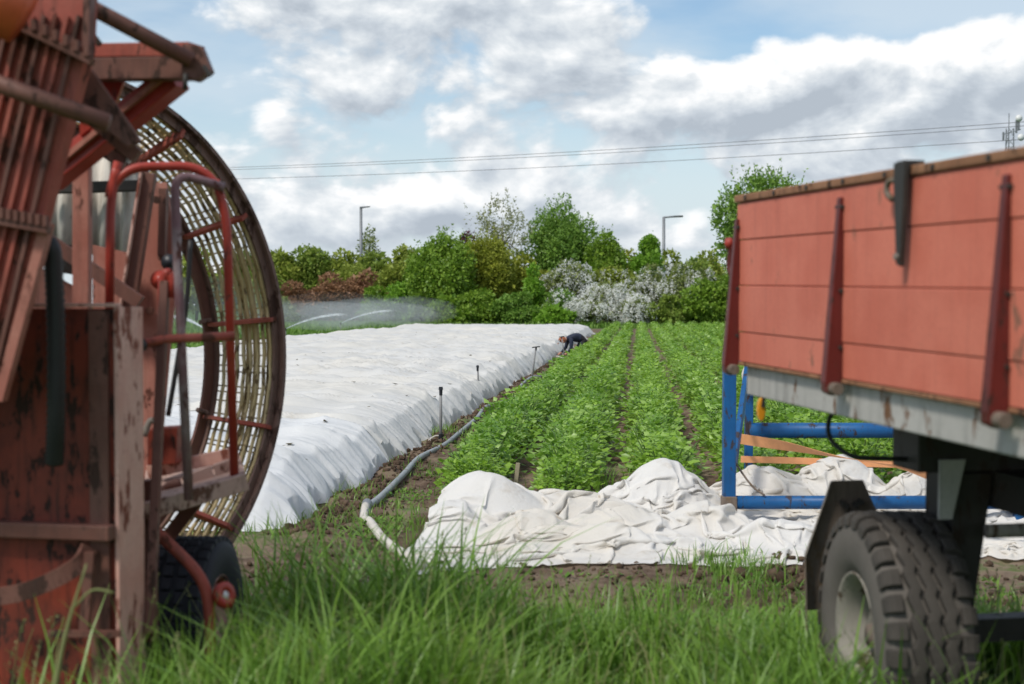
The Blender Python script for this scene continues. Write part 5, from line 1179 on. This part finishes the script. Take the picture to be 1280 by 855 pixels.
# ------------------------------------------------------------------ grass and weeds
def grass():
    g = np.random.default_rng(99); B = []; Hh = []; Ww = []; Ll = []
    def dens(n, x0, x1, y0, y1, hfun, w, lean, over=False):
        x = g.uniform(x0, x1, n); y = y0 + (y1 - y0) * g.random(n); cl = vnoise(x, y, 1.5, 81, 3); keep = g.random(n) < np.clip(.62 + .6 * cl, .08, 1)
        ta = (x - .863) * .9836 + (y - 5.52) * .1803; tb_ = (x - .863) * -.1803 + (y - 5.52) * .9836
        if not over: keep &= ~((ta > .28) & (ta < 1.9) & (tb_ < .0) & (tb_ > -4.3) & (g.random(n) < .93))
        x, y = x[keep], y[keep]; cl = cl[keep]; h = hfun(x, y) * g.uniform(.55, 1.15, len(x)) * (1 + .35 * cl)
        B.append(np.stack([x, y, ground_h(x, y) - .01], 1)); Hh.append(h); Ww.append(w * g.uniform(.6, 1.3, len(x))); Ll.append(np.abs(g.normal(lean, .22, len(x))))
    def hmain(x, y):
        px = 640 + F_PX * x / y
        h = .43 - .13 * sstep(px, 560, 760) + .03 * sstep(px, 900, 1050); h = h - .10 * (1 - sstep(px, 180, 330)); h = h * (1 - .62 * sstep(y, 5.3, 6.6)); return h
    dens(36000, -2.7, 2.6, 3.2, 6.7, hmain, .0130, .70)
    dens(5200, -2.9, 3.2, 6.2, 7.35, lambda x, y: x * 0 + .12, .006, .5)
    dens(5000, -1.2, 1.8, 4.2, 6.0, lambda x, y: x * 0 + .44 - .12 * sstep(640 + F_PX * x / y, 520, 800), .010, .35)
    dens(7000, -4.5, 5, .6, 3.2, lambda x, y: x * 0 + .25, .008, .5)
    dens(3200, -2.0, .15, 4.2, 6.4, lambda x, y: .58 * sstep(640 + F_PX * x / y, 250, 330) * (1 - .8 * sstep(640 + F_PX * x / y, 600, 680)) + .02, .013, .62)
    dens(75, 1.02, 1.42, 3.8, 4.2, lambda x, y: x * 0 + .72, .014, .45, True)
    dens(150, -1.6, -.6, 3.5, 4.3, lambda x, y: x * 0 + .62, .011, .5)
    dens(1500, .55, 1.25, 3.8, 4.45, lambda x, y: x * 0 + .56, .011, .5, True)
    # tufts on the bare strip
    for cx, cy, r, n, h in [(p.x, p.y, r_, n_, h_) for p, r_, n_, h_ in ((gp(560, 545), .22, 220, .12), (gp(540, 590), .25, 120, .08), (gp(500, 625), .3, 160, .08), (gp(440, 620), .2, 120, .10), (gp(400, 650), .2, 120, .10), (gp(515, 655), .2, 160, .10), (gp(560, 600), .3, 120, .06), (gp(910, 716), .16, 260, .16), (gp(945, 712), .12, 120, .10), (gp(345, 672), .3, 200, .12), (gp(640, 515), .4, 150, .08), (gp(750, 615), .2, 160, .22), (gp(700, 470), .5, 160, .10), (gp(600, 545), .3, 100, .07))]:
        x = g.normal(cx, r, n); y = g.normal(cy, r * 1.3, n); B.append(np.stack([x, y, ground_h(x, y) - .005], 1)); Hh.append(h * g.uniform(.5, 1.2, n)); Ww.append(np.full(n, .006)); Ll.append(np.abs(g.normal(.5, .25, n)))
    V, Q = blades(np.concatenate(B), np.concatenate(Hh), np.concatenate(Ll), np.concatenate(Ww), 4, g)
    me = mesh_np('meadow_grass', V, Q); smooth(me); tag(link('meadow_grass', me, M['grass']), 'tall green meadow grass in the foreground', kind='stuff')
    # stalks with seed heads
    n = 700; x = g.uniform(-2.2, 2.2, n); y = g.uniform(3.4, 6.2, n); h = g.uniform(.35, .62, n) * (1 - .3 * sstep(640 + F_PX * x / y, 560, 760))
    V1, Q1 = blades(np.stack([x, y, x * 0], 1), h, np.abs(g.normal(.25, .12, n)), np.full(n, .005), 4, g)
    tips = V1.reshape(n, 10, 3)[:, 8]; ms = []
    k = 14; ii = np.repeat(np.arange(n), k); f = g.random(len(ii)); up = unit(tips - V1.reshape(n, 10, 3)[:, 6]); P = tips[ii] - up[ii] * (f * .07)[:, None]; d = unit(up[ii] + g.normal(0, .35, (len(ii), 3))); sv = unit(np.cross(d, g.normal(0, 1, (len(ii), 3)))); ln = g.uniform(.008, .016, len(ii))
    V2, Q2 = quads_from(P, d, sv, ln, ln * .4, .1); me = mesh_np('grass_stalks', np.concatenate([V1, V2]), np.concatenate([Q1, Q2 + len(V1)])); tag(link('grass_stalks', me, M['drygrass']), 'pale seeding grass stalks among the foreground grass', kind='stuff')
    # single big stalk in front of the box
    pts = [at(62, 900, 3.9), at(80, 800, 3.9), at(108, 705, 3.9)]; k = MB(); cp = curve_pts(pts, 6); k.tube(cp, [.010 - .0075 * i / (len(cp) - 1) for i in range(len(cp))], 6)
    for a, b, c in (((92, 748), (120, 735), (140, 742)), ((190, 690), (225, 720), (250, 770))): cpp = curve_pts([at(*a, 3.95), at(*b, 3.95), at(*c, 3.95)], 5)
    k.tube(curve_pts([at(90, 762, 3.9), at(115, 738, 3.9), at(142, 741, 3.9)], 5), .0035, 5)
    pz = at(52, 990, 3.9); pz.z = 0; k.tube([pz, pts[0]], .010, 6)
    tag(k.build('grass_stalk', M['drygrass'], sm=True), 'single thick pale grass stalk in front of the rusty box', 'plant')
    # broad low weeds
    n = 5200; x = np.concatenate([g.uniform(-2.4, 2.6, 2600), g.normal(0, 1, 2600)]); y = np.concatenate([g.uniform(6.2, 7.75, 2600), np.zeros(2600)])
    tt = 8.6 + 16 * g.random(2600) ** 1.5; ss_ = -1.72 + g.normal(0, .12, 2600) + np.where(g.random(2600) < .25, -.15, 0); cl = vnoise(tt, ss_, 1.3, 83, 2); x[2600:] = ss_ * FN.x + tt * FU.x; y[2600:] = ss_ * FN.y + tt * FU.y
    keep = np.concatenate([vnoise(x[:2600], y[:2600], 2.0, 84, 2) > .05, cl > .05]); x, y = x[keep], y[keep]; n = len(x)
    a = g.uniform(0, 6.28, n); d = unit(np.stack([np.cos(a), np.sin(a), g.uniform(.1, .9, n)], 1)); sv = unit(np.cross(d, np.array([0, 0, 1.0]) + g.normal(0, .2, (n, 3)))); ln = g.uniform(.02, .06, n)
    V, Q = quads_from(np.stack([x, y, ground_h(x, y) + g.uniform(0, .04, n)], 1), d, sv, ln, ln * .5, .12); tag(link('low_weeds', mesh_np('low_weeds', V, Q), M['weed']), 'low broad leaved weeds on the bare soil strip', kind='stuff')
    # far verge below the hedge and grass beyond the bed
    n = 26000; x = g.uniform(-45, 30, n); y = g.uniform(88, 97, n); B1 = np.stack([x, y, x * 0], 1)
    n2 = 30000; s = g.uniform(-34, -11.0, n2); t = g.uniform(24, 96, n2); B2 = np.stack([s * FN.x + t * FU.x, s * FN.y + t * FU.y, s * 0], 1)
    Bv = np.concatenate([B1, B2]); nn = len(Bv); V, Q = blades(Bv, g.uniform(.2, .5, nn), np.abs(g.normal(.5, .2, nn)), g.uniform(.05, .11, nn), 2, g)
    tag(link('verge_grass', mesh_np('verge_grass', V, Q), M['weed']), 'rough green grass below the hedge and left of the covered bed', kind='stuff')
grass()
